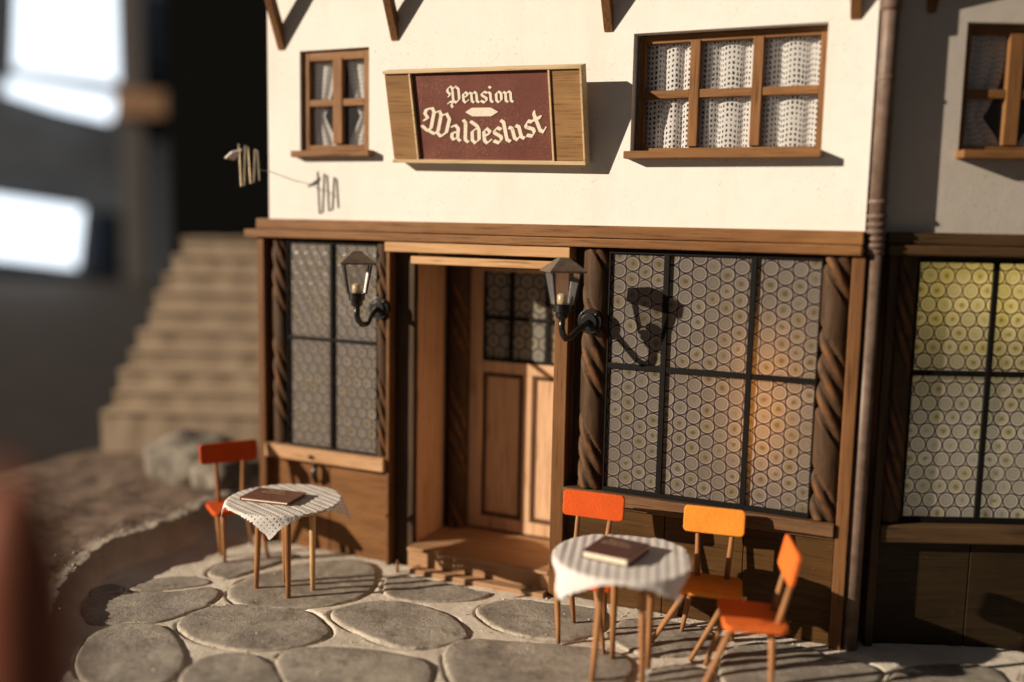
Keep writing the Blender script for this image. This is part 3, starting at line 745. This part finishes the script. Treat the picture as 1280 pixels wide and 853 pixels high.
# ------------------------------------------------------------------ furniture
def leg_mesh(L, r0, r1):
    q = MB(); q.tube([(0,0,0),(0,0,L*.25),(0,0,L*.7),(0,0,L)],[r0,r0*1.0,(r0*.4+r1*.6)*1.04,r1],12); return q
def leg(parent, p, q_, r0, r1, mat='leg', name='leg'):
    m_, L = look(p, q_); return leg_mesh(L, r0, r1).build(name, M[mat], parent, xf=m_, smooth=True)
def rrect(w, d, r, n=6, taper=0):
    o = []
    for cx_, cy_, a0 in ((w/2-r,d/2-r,0),(-w/2+r,d/2-r,90),(-w/2+r,-d/2+r,180),(w/2-r,-d/2+r,270)):
        for k in range(n+1):
            an = R(a0+90*k/n); x = cx_+r*math.cos(an); y = cy_+r*math.sin(an)
            o.append((x*(1-taper*(y/d)), y))
    return o
def chair(label, loc, face, feet, felt_, zs=.43, zb=.80, bw=.43, bh=.175, back=.20, lean=8, sw_=.42, sd=.38, yaw_b=0, dx=0):
    """face = direction the sitter looks (world xy); feet = world xy of FL, FR, BL, BR (sitter's view from the front)"""
    rz = math.atan2(face[0], -face[1])
    C_ = tag(empty('chair', (loc[0],loc[1],0), rz), label, 'chair', 'small orange chairs at the tables')
    inv = Matrix.Rotation(-rz,4,'Z') @ Matrix.Translation((-loc[0],-loc[1],0))
    q = MB(); q.prism(rrect(sw_,sd,.05,6,.14), zs-.018, zs+.018, 'z'); q.build('seat', M[felt_], C_, bevel=.008, xf=Matrix.Translation((dx,0,0)) @ Matrix.Rotation(R(-2),4,'X'))
    q = MB(); q.prism(rrect(bw,bh,.03,6), -.014, .014, 'y')
    q.build('backrest', M[felt_], C_, bevel=.007, xf=Matrix.Translation((0,back,zb)) @ Matrix.Rotation(R(yaw_b),4,'Z') @ Matrix.Rotation(R(-lean),4,'X'))
    for sx in (-1,1):
        leg(C_, (sx*.095, sd/2-.045, zs-.03), (sx*.118+.01, back+.014+.012, zb+.03), .019, .013, 'leg', 'back_support')
    att = [(-.135,-.115),(.135,-.115),(-.12,.12),(.12,.12)]
    for (ax, ay), ft in zip(att, feet):
        p = inv @ Vector((ft[0],ft[1],ft[2] if len(ft) > 2 else .035))
        leg(C_, (ax,ay,zs-.012), p, .022, .013)
    return C_
chair('deep orange chair behind the table right of the door, its back to the facade', (-1.59,-.66), (.06,-1), [(-1.68,-.82),(-1.36,-.84),(-1.70,-.48),(-1.47,-.51)], 'felt_dark', zs=.44, zb=.875, back=.235, dx=.05, sd=.33, sw_=.38)
chair('light orange chair standing against the dark panel under the large bullseye window', (-.80,-.40), (.12,-.99), [(-1.14,-.56),(-.84,-.69),(-1.0,-.27),(-.66,-.26)], 'felt_light', zs=.435, zb=.835, back=.145, bw=.40, lean=9)
chair('orange chair seen side on nearest the drainpipe, facing the right table', (-.465,-.80), (-.95,-.31), [(-.74,-.70),(-.68,-1.13),(-.33,-.58),(-.29,-.98)], 'felt_mid', zs=.445, zb=.81, back=.215, lean=12, bw=.42, bh=.2)
chair('red orange chair at the left house corner behind the left table', (-4.63,-.46), (.83,-.56), [(-4.60,-.64),(-4.36,-.40),(-4.74,-.52),(-4.69,-.19)], 'felt_red', zs=.445, zb=.855, back=.19, bw=.47, bh=.165)

def table(label, loc, zt, rad, feet, pale=None):  # pale: index of the leg given the sunlit colour
    T = tag(empty('cafe_table', (loc[0],loc[1],0)), label, 'table', 'round café tables')
    n = 48; q = MB(); q.prism([(rad*math.cos(2*PI*k/n),rad*math.sin(2*PI*k/n)) for k in range(n)], zt-.024, zt, 'z'); q.build('tabletop', M['top'], T, bevel=.006)
    for i, f in enumerate(feet):
        fx, fy = f[0]-loc[0], f[1]-loc[1]; d = math.hypot(fx, fy); k = min(1, .20/d)
        leg(T, (fx*k,fy*k,zt-.028), (fx,fy,.035), .024, .017, 'leg_sunlit' if i == pale else 'leg')
    return T
def cloth(label, loc, zt, rad, half, ang, mat, seed, off=(0,0)):
    """loosely woven square cloth over the round top: what overhangs droops"""
    def fn(u, v):
        x = (u*2-1)*half+off[0]; y = (v*2-1)*half+off[1]
        eg = max(abs(u*2-1), abs(v*2-1))**6                # hand-cut, slightly ragged hem
        x += eg*.022*noise.noise((x*7+seed,y*7,3))+eg*.009*noise.noise((x*34,y*34,seed)); y += eg*.022*noise.noise((x*7,y*7+seed,8))+eg*.009*noise.noise((x*34,y*34,seed+4))
        r = math.hypot(x, y); th = math.atan2(y, x); z = zt+.006
        rr = r; R0 = rad+.004
        wv = .5+.5*math.sin(th*9+seed)
        if r > R0:
            e = r-R0; ar = .025
            if e < ar*1.4: an = e/ar; rr = R0+ar*math.sin(an); z -= ar*(1-math.cos(an))
            else:
                k = e-ar*1.4; rr = R0+ar*math.sin(1.4)+k*(.22+.20*wv); z -= ar*(1-math.cos(1.4))+k*(.90-.08*wv)
        z += .0025*noise.noise((x*9+seed,y*9,0))+.0015*math.sin(x*110)
        xx, yy = rr*math.cos(th), rr*math.sin(th)
        return (xx, yy, z)
    mb = MB(); mb.grid(110,110,fn,lambda u,v:((u*2-1)*half,(v*2-1)*half))
    o = mb.build('tablecloth', M[mat], None, smooth=True, fix=False)
    o.matrix_local = Matrix.Translation((loc[0],loc[1],0)) @ Matrix.Rotation(ang,4,'Z')
    return tag(o, label, 'tablecloth', 'white gauze tablecloths')
def menu(label, loc, z, ang, w, d, t, mat, flap=0):
    B = tag(empty('menu_booklet', (loc[0],loc[1],z), ang), label, 'menu', 'menu booklets on the tables')
    q = MB(); q.box(-w/2,w/2,-d/2,d/2,0,.006); q.box(-w/2-.004,-w/2,-d/2,d/2,0,t)
    q.add([(-w/2,-d/2,t-.006),(w/2,-d/2,t-.006+flap),(w/2,d/2,t-.006+flap),(-w/2,d/2,t-.006),(-w/2,-d/2,t),(w/2,-d/2,t+flap),(w/2,d/2,t+flap),(-w/2,d/2,t)],[(0,3,2,1),(4,5,6,7),(0,1,5,4),(1,2,6,5),(2,3,7,6),(3,0,4,7)])
    q.build('cover', M[mat], B)
    q = MB(); q.box(-w/2+.002,w/2-.012,-d/2+.004,d/2-.004,.0065,t-.0065); q.build('pages', M['paper'], B)
    l = MB()
    for tx, sz, zz in (('Pension',.026,.05),('Waldeslust',.026,.0)):
        L = textlen(tx, sz); x = 0
        tmp = MB(); write(tmp, tx, sz, lambda x: (-L/2+x, zz, 0), 0)
        l.add([(p[0]-.02, p[2]+.02, t+flap*.5+.0012-p[1]) for p in tmp.v], tmp.f)
    l.build('print', M['gilt'], B, fix=False)
    return B
TL = (-3.80,-.92); zt = .735
table('round table left of the door, with one leg coloured pale as if sunlit', TL, zt, .395, [(-4.03,-.96),(-3.92,-.76),(-3.71,-1.0),(-3.64,-.80)], 3)
cloth('white openwork cloth with a lattice corner hanging from the left table', TL, zt, .395, .415, R(69), 'cloth', 1.3)
menu('thin brown menu lying on the left table', (-3.87,-.95), zt+.012, R(8), .385, .27, .024, 'menu')
TR = (-1.205,-.98); zt2 = .755
table('round table right of the door among three orange chairs', TR, zt2, .415, [(-1.30,-1.24),(-1.29,-.885),(-1.02,-1.13),(-1.05,-.90)])
cloth('white ribbed cloth with drooping corners on the right table', TR, zt2, .415, .415, R(16), 'cloth_rib', 4.1, (-.030,-.038))
menu('thick dull brown menu with cream page edges on the right table', (-1.25,-1.0), zt2+.012, R(-6), .30, .335, .046, 'menu_dull')

# ------------------------------------------------------------------ terrace stones
ST = [
 ('rounded pale grey flagstone, the leftmost along the bottom edge', [(-4.27,-2.38),(-4.45,-2.12),(-4.46,-1.91),(-4.33,-1.8),(-4.11,-1.78),(-3.85,-1.92),(-3.64,-2.12),(-3.56,-2.32),(-3.59,-2.51),(-3.79,-2.61),(-4.04,-2.54)]),
 ('long flagstone with a straight back edge and broken left end above the round one', [(-4.86,-1.8),(-4.98,-1.63),(-4.79,-1.45),(-4.52,-1.26),(-4.37,-1.08),(-4.21,-1.14),(-4.14,-1.34),(-4.17,-1.51),(-4.24,-1.71),(-4.45,-1.85),(-4.58,-1.94),(-4.69,-1.91)]),
 ('oval dark grey flagstone just in front of the left table', [(-4.09,-1.71),(-4.15,-1.53),(-4.11,-1.37),(-3.95,-1.24),(-3.71,-1.14),(-3.45,-1.11),(-3.23,-1.22),(-3.09,-1.36),(-3.11,-1.51),(-3.25,-1.69),(-3.44,-1.81),(-3.69,-1.84),(-3.9,-1.81)]),
 ('half cut flagstone with a yellow fleck at the bottom edge beside the round one', [(-3.52,-2.3),(-3.59,-2.08),(-3.54,-1.92),(-3.38,-1.84),(-3.15,-1.9),(-2.96,-2.05),(-2.83,-2.28),(-2.98,-2.47),(-3.25,-2.49)]),
 ('broad sunlit flagstone carrying the legs of the left table', [(-4.19,-1.09),(-4.24,-.89),(-4.16,-.62),(-4.01,-.3),(-3.72,-.10),(-3.46,-.20),(-3.29,-.50),(-3.26,-.74),(-3.39,-.97),(-3.65,-1.17),(-3.91,-1.24),(-4.07,-1.2)]),
 ('shadow striped flagstone at the foot of the doorstep', [(-3.22,-.50),(-3.30,-.30),(-3.22,-.23),(-3.0,-.225),(-2.6,-.225),(-2.44,-.25),(-2.52,-.41),(-2.82,-.59),(-3.08,-.64)]),
 ('pitted oval flagstone in the middle foreground below the door', [(-3.29,-1.08),(-3.26,-.95),(-3.12,-.76),(-2.93,-.68),(-2.77,-.68),(-2.5,-.75),(-2.29,-.93),(-2.26,-1.04),(-2.36,-1.19),(-2.51,-1.32),(-2.7,-1.33),(-2.91,-1.28),(-3.15,-1.19)]),
 ('wide flagstone at the bottom edge left of the picture centre', [(-3.16,-1.86),(-3.2,-1.7),(-3.08,-1.59),(-2.79,-1.47),(-2.48,-1.42),(-2.28,-1.47),(-2.17,-1.64),(-2.14,-1.89),(-2.36,-2.13),(-2.65,-2.19),(-2.97,-2.04)]),
 ('largest flagstone, under the front legs of the right table', [(-2.29,-1.28),(-2.3,-1.13),(-2.22,-1.02),(-1.86,-.9),(-1.63,-.83),(-1.4,-.77),(-1.27,-.77),(-1.16,-.85),(-1.11,-1.03),(-1.13,-1.3),(-1.35,-1.64),(-1.72,-1.81),(-2.05,-1.62)]),
 ('sunny flagstone in front of the right door jamb', [(-2.42,-.55),(-2.36,-.37),(-2.21,-.25),(-1.94,-.20),(-1.61,-.15),(-1.5,-.35),(-1.5,-.55),(-1.66,-.75),(-1.86,-.80),(-2.1,-.79),(-2.30,-.69)]),
 ('leg shadow striped flagstone under the light orange chair', [(-1.42,-.47),(-1.43,-.29),(-1.34,-.20),(-1.16,-.14),(-.98,-.12),(-.8,-.2),(-.74,-.37),(-.79,-.51),(-.91,-.62),(-1.1,-.72),(-1.27,-.69),(-1.37,-.62)]),
 ('half shaded flagstone under the side on chair by the drainpipe', [(-.67,-.53),(-.63,-.35),(-.51,-.2),(-.33,-.14),(-.18,-.13),(.0,-.2),(.24,-.22),(.27,-.4),(.12,-.73),(-.21,-1.02),(-.48,-1.02),(-.63,-.79)]),
 ('shaded flagstone in front of the dark wing panel right of the drainpipe', [(.33,-.39),(.36,-.2),(.49,-.06),(.68,.04),(.86,.09),(.98,.0),(.98,-.3),(.72,-.62),(.38,-.68)]),
 ('flagstone in the bottom right corner of the photo', [(1.05,-.1),(1.08,.1),(1.18,.22),(1.41,.26),(1.45,.05),(1.27,-.26),(1.08,-.35)]),
 ('small flagstone between the right table and the side on chair', [(-1.03,-1.04),(-.98,-.84),(-.83,-.74),(-.70,-.79),(-.66,-.98),(-.7,-1.21),(-.92,-1.27)]),
 ('low pale flagstone behind the long straight edged one', [(-4.83,-1.40),(-4.88,-1.25),(-4.78,-1.08),(-4.59,-.97),(-4.42,-1.0),(-4.48,-1.12),(-4.65,-1.29)]),
 ('dark flagstone in the shade under the red orange chair', [(-4.56,-.88),(-4.63,-.68),(-4.54,-.45),(-4.38,-.25),(-4.20,-.22),(-4.27,-.60),(-4.33,-.82),(-4.4,-.90)]),
 ('small wedge of stone by the earth bank at the far left of the paving', [(-4.98,-1.62),(-5.08,-1.52),(-5.04,-1.40),(-4.93,-1.38),(-4.87,-1.46),(-4.93,-1.56)]),
 ('flagstone just cut by the bottom edge left of the largest one', [(-2.12,-1.70),(-2.08,-1.9),(-2.23,-2.18),(-2.13,-2.4),(-1.68,-2.35),(-1.58,-2.09),(-1.78,-1.88)]),
]
def smooth_poly(P, per=6):
    n = len(P); o = []
    for i in range(n):
        p0,p1,p2,p3 = (Vector((*P[(i+k)%n],0)) for k in (-1,0,1,2))
        for s in range(per):
            t = s/per
            o.append(.5*((2*p1)+(-p0+p2)*t+(2*p0-5*p1+4*p2-p3)*t*t+(-p0+3*p1-3*p2+p3)*t**3))
    return o
OUT = []
for i, (lab, P) in enumerate(ST):
    if i in (9, 10, 11): pass
    out = smooth_poly(P); OUT.append(np.array([(p.x,p.y) for p in out]))
    c = sum(out, Vector())/len(out); n = len(out)
    rings = [(.001,0.0),(.2,0),(.4,0),(.55,0),(.68,0),(.79,0),(.88,0),(.94,-.001),(.972,-.004),(.988,-.010),(1.0,-.022),(1.0,-.11)]
    base = .042 + .008*noise.noise((i*3.7,1,2)); tx, ty = .03*noise.noise((i*1.3,5,0)), .03*noise.noise((i*2.1,9,0))
    vs = []
    for f, dz in rings:
        for k, p in enumerate(out):
            q = c+(p-c)*f
            jit = 1+.02*noise.noise((p.x*14+i, p.y*14, 3))+.012*noise.noise((p.x*40,p.y*40,i))
            q = c+(q-c)*(jit if f > .6 else 1)
            z = base+dz+(q.x-c.x)*tx+(q.y-c.y)*ty+.010*noise.noise((q.x*3.1+i*5,q.y*3.1,0))+.005*noise.noise((q.x*11,q.y*11,i))+.002*noise.noise((q.x*30,q.y*30,i))
            vs.append((q.x-c.x,q.y-c.y,z))
    fs = [(a_*n+k, a_*n+(k+1)%n, (a_+1)*n+(k+1)%n, (a_+1)*n+k) for a_ in range(len(rings)-1) for k in range(n)]
    fs.append(tuple(range(n-1,-1,-1)))
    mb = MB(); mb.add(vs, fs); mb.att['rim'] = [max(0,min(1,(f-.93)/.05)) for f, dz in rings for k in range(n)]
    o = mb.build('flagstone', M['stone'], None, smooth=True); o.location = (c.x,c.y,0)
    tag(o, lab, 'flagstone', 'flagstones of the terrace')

# ------------------------------------------------------------------ ground: sand joints, earth bank, far ground in one sheet
KERB = np.array([(-3.2,-5.5),(-3.9,-3.0),(-4.36,-2.42),(-4.98,-1.72),(-5.22,-1.22),(-5.22,-.9),(-5.16,-.6),(-5.22,-.2),(-5.30,.15),(-5.36,.6),(-5.4,1.2),(-5.4,2.6)])
def seg_dist(PX, PY, poly, closed):
    d = np.full(PX.shape, 1e9); sg = np.zeros(PX.shape)
    n = len(poly)
    for i in range(n if closed else n-1):
        a_ = poly[i]; b_ = poly[(i+1)%n]; ab = b_-a_; L2_ = ab@ab+1e-12
        t = np.clip(((PX-a_[0])*ab[0]+(PY-a_[1])*ab[1])/L2_,0,1)
        dx = PX-(a_[0]+t*ab[0]); dy = PY-(a_[1]+t*ab[1]); dd = np.hypot(dx,dy)
        cr = ab[0]*(PY-a_[1])-ab[1]*(PX-a_[0])
        up_ = dd < d-1e-9; d = np.where(up_, dd, d); sg = np.where(up_, np.sign(cr), sg)
    return d, sg
xsA = np.concatenate([np.linspace(-30,-9,15), np.linspace(-8.8,-5.62,54), np.linspace(-5.6,1.5,560), np.linspace(1.7,30,22)])
ysA = np.concatenate([np.linspace(-12,-2.8,16), np.linspace(-2.7,.4,246), np.linspace(.46,4,60), np.linspace(4.3,34,20)])
GX, GY = np.meshgrid(xsA, ysA)
dk, sk = seg_dist(GX, GY, KERB, False)
sdist = dk*np.where(sk > 0, 1, -1)                     # >0 on the bank side (left of the run)
hb = .215-.14*np.clip((-1.1-GY)/1.3,0,1)
nz = np.array([[noise.noise((x*1.7,y*1.7,0))*.5+noise.noise((x*5,y*5,1))*.25+noise.noise((x*14,y*14,2))*.14+noise.noise((x*33,y*33,3))*.07 for x in xsA] for y in ysA])
t = np.clip((sdist+.02)/.14,0,1); t = t*t*(3-2*t)
rimb = np.exp(-((sdist-.16)/.09)**2)*.02
Hh = t*(hb+nz*.09-.10*np.clip(sdist-.35,0,3))+rimb+(1-t)*nz*.016
lim = 3.4+0*GY                   # edge of the model's base board
far = np.clip((sdist-lim)/.35,0,1); far = np.maximum(far, np.clip((GX-3.2)/.3,0,1)); far = np.maximum(far, np.clip((-4.2-GY)/.4,0,1)); far = np.maximum(far, np.clip((GY-5.2)/.4,0,1)); far = far*far*(3-2*far)
Hh = Hh*(1-far)-1.6*far
gro = np.full(GX.shape, 1e9)
msk = (GX > -5.7)&(GX < 1.6)&(GY > -2.7)&(GY < .5)
for P in OUT:
    x0_,y0_ = P.min(0)-.15; x1_,y1_ = P.max(0)+.15
    mm = (GX > x0_)&(GX < x1_)&(GY > y0_)&(GY < y1_)
    d_, _ = seg_dist(GX[mm], GY[mm], P, True); gro[mm] = np.minimum(gro[mm], d_)
joint = np.where(msk, np.exp(-(gro/.013)**2), 0)
gap = np.clip(nz*3.5+.42,0,1)                            # the joint has shrunk away from the stones in places
Hh = Hh-joint*.040*gap*(1-t)+np.where(msk,.026+.004*nz,0)*(1-t)
Hh = np.where((GX > -4.6)&(GX < .1)&(GY > .0), -.03, Hh)
vs = np.stack([GX,GY,Hh],-1).reshape(-1,3).tolist(); nx_, ny_ = len(xsA), len(ysA)
fs = [(j*nx_+i, j*nx_+i+1, (j+1)*nx_+i+1, (j+1)*nx_+i) for j in range(ny_-1) for i in range(nx_-1)]
gm = MB(); gm.add(vs, fs); soil = np.clip(t*1.1+np.where(msk,0,.8),0,1); rimc = np.exp(-((sdist-.12)/.10)**2); soil = soil*(1-.55*rimc)  # rimc: paler along the bank's rim, its lit edge put into the colour
gm.att['soil'] = soil.reshape(-1).tolist()
tag(MB().box(-90,70,-60,90,-1.75,-1.45).build('room_floor', M['roomfloor']), kind='structure')
g = gm.build('ground', M['earth'], None, smooth=True); tag(g, kind='structure')

# grit and crumbs in the joints
def rock(mb, p, s, rd, n=1):
    bm = bmesh.new(); bmesh.ops.create_icosphere(bm, subdivisions=n, radius=1)
    vs = [Vector(v.co) for v in bm.verts]; fs = [[v.index for v in f.verts] for f in bm.faces]; bm.free()
    o = rd.random()*50; k = (rd.uniform(.7,1.3), rd.uniform(.7,1.3), rd.uniform(.5,.9))
    mb.add([(p[0]+v.x*s*k[0]*(1+.35*noise.noise(v*1.4+Vector((o,0,0)))), p[1]+v.y*s*k[1]*(1+.35*noise.noise(v*1.4+Vector((0,o,0)))), p[2]+v.z*s*k[2]*(1+.3*noise.noise(v*1.4+Vector((0,0,o))))) for v in vs], fs)
rd = random.Random(5); mb = MB(); cnt = 0
def hat(x, y):
    i = int(np.clip(np.searchsorted(xsA, x)-1,0,nx_-2)); j = int(np.clip(np.searchsorted(ysA, y)-1,0,ny_-2)); return float(Hh[j,i]), float(gro[j,i]), float(t[j,i])
from math import isfinite
while cnt < 1100:
    x = rd.uniform(-5.9,1.0); y = rd.uniform(-2.5,.0); h, gd, tt = hat(x,y)
    inside = any(((P[:,0].min() < x < P[:,0].max()) and (P[:,1].min() < y < P[:,1].max())) for P in OUT)
    if inside and gd > .03 and rd.random() > .04 and tt < .5: continue
    if tt < .5 and rd.random() < .4: continue
    if tt > .5 and rd.random() < .85: continue
    s = rd.uniform(.003,.009) if tt < .5 else rd.choice((rd.uniform(.004,.010), rd.uniform(.006,.016)))
    if inside and gd > .03: h = .042
    rock(mb, (x,y,h+s*.3), s, rd, 1); cnt += 1
tag(mb.build('grit', M['earth'], None, smooth=False), 'pale sand crumbs and gravel along the stone joints and earth bank', 'gravel', kind='stuff')

# boulders on the bank
for lab, p, s in (('large rounded grey boulder on the earth bank at the foot of the stairs', (-6.35,.95,.30), (.55,.42,.30)),
                  ('smaller brown boulder on the bank beside the red orange chair', (-5.72,.62,.30), (.30,.26,.20))):
    bm = bmesh.new(); bmesh.ops.create_icosphere(bm, subdivisions=4, radius=1); mb = MB()
    mb.add([(v.co.x*s[0]*(1+.22*noise.noise(v.co*1.3+Vector(p))), v.co.y*s[1]*(1+.22*noise.noise(v.co*1.7)), v.co.z*s[2]*(1+.2*noise.noise(v.co*2.2))) for v in bm.verts],[[v.index for v in f.verts] for f in bm.faces]); bm.free()
    o = mb.build('boulder', M['boulder'], None, smooth=True); o.location = p; tag(o, lab, 'boulder', 'boulders on the bank')

# ------------------------------------------------------------------ stairs going up beside the house
ux, uy = .9115,.411; vx, vy = -.411,.9115
SS = tag(empty('stone_staircase', (-7.1,2.2,0)), 'worn stone stairs climbing beside the house, blurred behind the left chair', 'stairs')
nst = 10
for i in range(nst):
    z1 = .27+.222*(i+1); d0 = .15*i; left = -1.38+.055*i+.10*noise.noise((i*3.3,0,0)); right = 1.9
    mb = MB(); nn = 40; vs = []
    prof = [(0,.0),(0,z1-.05),(-.02,z1-.04),(-.03,z1-.012),(-.012,z1),(.30,z1),(.9,z1-.01)]
    for k in range(nn+1):
        l = left+(right-left)*k/nn
        for dd, z in prof:
            jz = .012*noise.noise((l*1.6,i*2.3,z)); jd = .012*noise.noise((l*4+9,i*1.7,z*3))
            D_ = d0+dd+jd
            vs.append((ux*l+vx*D_, uy*l+vy*D_, z+jz if z > 0 else 0))
    m_ = len(prof)
    fs = [(k*m_+j,k*m_+j+1,(k+1)*m_+j+1,(k+1)*m_+j) for k in range(nn) for j in range(m_-1)]
    fs.append(tuple(range(m_))); fs.append(tuple(nn*m_+j for j in range(m_-1,-1,-1)))
    mb.add(vs, fs); mb.build('step', M['steps'], SS)

# ------------------------------------------------------------------ the dark room behind, far out of focus
Cc = Vector((.486,-6.5,2.78))
rx, fx_ = Vector((.9115,.411,0)), Vector((-.411,.9115,0))
def room(l, z, d): p = Cc+rx*l+fx_*d; return (p.x,p.y,z)
RM = Matrix(((rx.x,fx_.x,0,Cc.x),(rx.y,fx_.y,0,Cc.y),(0,0,1,0),(0,0,0,1)))      # local: x right, y away, z up
q = MB(); q.box(-60,40,60.6,61.2,-1.4,40); wl = q.build('room_wall', M['roomwall'], None, xf=RM); tag(wl, 'dark blue grey room wall far behind the model house', 'wall')
def dwin(label, pts, mat, d=60.0):
    """window in the far wall: pts are corner (l, z) pairs"""
    W_ = empty('room_window'); W_.matrix_local = RM; tag(W_, label, 'window', 'bright windows in the far room wall')
    q = MB(); q.prism(pts, d, d+.05, 'y'); q.build('pane', M[mat], W_)
    f = MB(); n = len(pts); c = (sum(p[0] for p in pts)/n, sum(p[1] for p in pts)/n)
    o = [(c[0]+(p[0]-c[0])*1.0+(.5 if p[0] > c[0] else -.5), c[1]+(p[1]-c[1])*1.0+(.45 if p[1] > c[1] else -.45)) for p in pts]
    for i in range(n):
        a_, b_, c2, d2 = pts[i], pts[(i+1)%n], o[(i+1)%n], o[i]
        f.prism([a_,b_,c2,d2], d-.06, d+.05, 'y')
    f.build('window_frame', M['roomwall'], W_)
def wz(x, y, d=60.0):
    v = Vector((-.40562886,.90569183,-.12323776))+Vector((.91145758,.41091418,.019865))*((x-640)/1212.6)-Vector((-.06863171,.10426817,.99217833))*((y-426.5)/1212.6)
    v = v*(d/v.dot(fx_)); return (v.dot(rx), 2.78+v.z)
def quad(*pp): return [wz(*p) for p in pp]
dwin('large glaring white window at the top left of the photo', quad((22,-30),(172,-12),(160,105),(18,86)), 'daylight')
dwin('narrow glaring window band below the large one at the top left', quad((8,98),(150,122),(138,152),(4,122)), 'daylight')
dwin('glaring white window at the left edge halfway up', quad((-40,240),(104,262),(96,334),(-40,318)), 'daylight')
dwin('dim pale window band at the left edge under the glaring ones', quad((-40,366),(92,384),(88,432),(-40,418)), 'daylight_dim')
ca, cb = wz(232,300), wz(420,-60); q = MB(); q.box(ca[0],cb[0],57.0,60.0,-1.4,40); tag(q.build('dark_backdrop', M['void'], None, xf=RM), 'added black block standing in for the dark of the room beside the house edge', 'backdrop')  # added block, makes the darkness beside the house
p0 = wz(180,330); q = MB(); q.box(p0[0]-.75,p0[0]+.75,58.6,59.6,-1.4,36); tag(q.build('room_pillar', M['pillar'], None, xf=RM), 'blurred grey upright pillar in the dark room on the left', 'pillar')
a0 = wz(160,118); b0 = wz(312,140); q = MB(); q.prism([wz(160,116),wz(312,126),wz(312,150),wz(158,150)], 58.0, 59.8, 'y'); tag(q.build('room_shelf', M['bandwood'], None, xf=RM, fix=True), 'blurred brown horizontal board right of the glaring window band', 'shelf')

# foreground post beside the camera, far out of focus
q = MB(); pz = 2.27
q.tube([(0,0,-.12),(0,0,.2),(0,0,pz-.5),(0,0,pz-.25),(0,0,pz-.08),(0,0,pz)],[.15,.14,.13,.12,.08,.02],24)
o = q.build('wooden_post', M['redpost'], None, smooth=True); fp = Cc+fx_*1.9+rx*(-1.0); o.location = (fp.x,fp.y,0)
tag(o, 'blurred reddish brown post close in front at the lower left edge', 'post')

# ------------------------------------------------------------------ camera, light
cam = bpy.data.cameras.new('camera'); co = bpy.data.objects.new('camera', cam); COL.objects.link(co); sc.camera = co
rv = Vector((.91145758,.41091418,.019865)); uv_ = Vector((-.06863171,.10426817,.99217833)); wv_ = Vector((-.40562886,.90569183,-.12323776))
co.matrix_world = Matrix(((rv.x,uv_.x,-wv_.x,Cc.x),(rv.y,uv_.y,-wv_.y,Cc.y),(rv.z,uv_.z,-wv_.z,Cc.z),(0,0,0,1)))
cam.sensor_width = 36; cam.sensor_fit = 'HORIZONTAL'; cam.lens = 1212.6/1280*36
cam.clip_start = .05; cam.clip_end = 400
cam.dof.use_dof = True; cam.dof.focus_distance = 6.75; cam.dof.aperture_fstop = cam.lens/1000/.21; cam.dof.aperture_blades = 0

az, el = R(39.5), R(18)
sd = Vector((math.cos(az)*math.cos(el), math.sin(az)*math.cos(el), -math.sin(el)))   # direction the sunlight travels
sl = bpy.data.lights.new('sun', 'SUN'); sl.energy = 4.2; sl.angle = R(.55); sl.color = (1,.835,.645)
so = bpy.data.objects.new('sun', sl); COL.objects.link(so); so.rotation_euler = (-sd).to_track_quat('Z','Y').to_euler(); so.location = (-12,-9,8)

def add_backlight(loc, col, en, sx, sy, rot):
    l = bpy.data.lights.new('pane_backlight','AREA'); l.shape = 'ELLIPSE'; l.size = sx; l.size_y = sy; l.energy = en; l.color = col
    o = bpy.data.objects.new('pane_backlight', l); COL.objects.link(o); o.location = loc; o.rotation_euler = rot
add_backlight((-.58,.22,1.62), (1,.45,.12), 3, .16, .95, (R(-90),0,0))  # added unseen lamp imitating an orange reflection in the large bullseye pane
wl_ = WING @ Vector((.95,.42,2.45)); add_backlight(wl_, (1,.83,.30), 5.0, 1.2, .4, (R(-82),0,a))
add_backlight(WING @ Vector((.95,.60,1.25)), (.97,.93,.90), 3.6, 1.3, .9, (R(-90),0,a))
W = bpy.data.worlds.new('World'); sc.world = W; W.use_nodes = True
bg = W.node_tree.nodes['Background']; bg.inputs[0].default_value = (.70,.70,.74,1); bg.inputs[1].default_value = .05

sc.render.engine = 'CYCLES'
sc.view_settings.view_transform = 'Standard'; sc.view_settings.look = 'None'; sc.view_settings.exposure = .7; sc.view_settings.gamma = 1
sc.cycles.max_bounces = 8; sc.cycles.transparent_max_bounces = 16
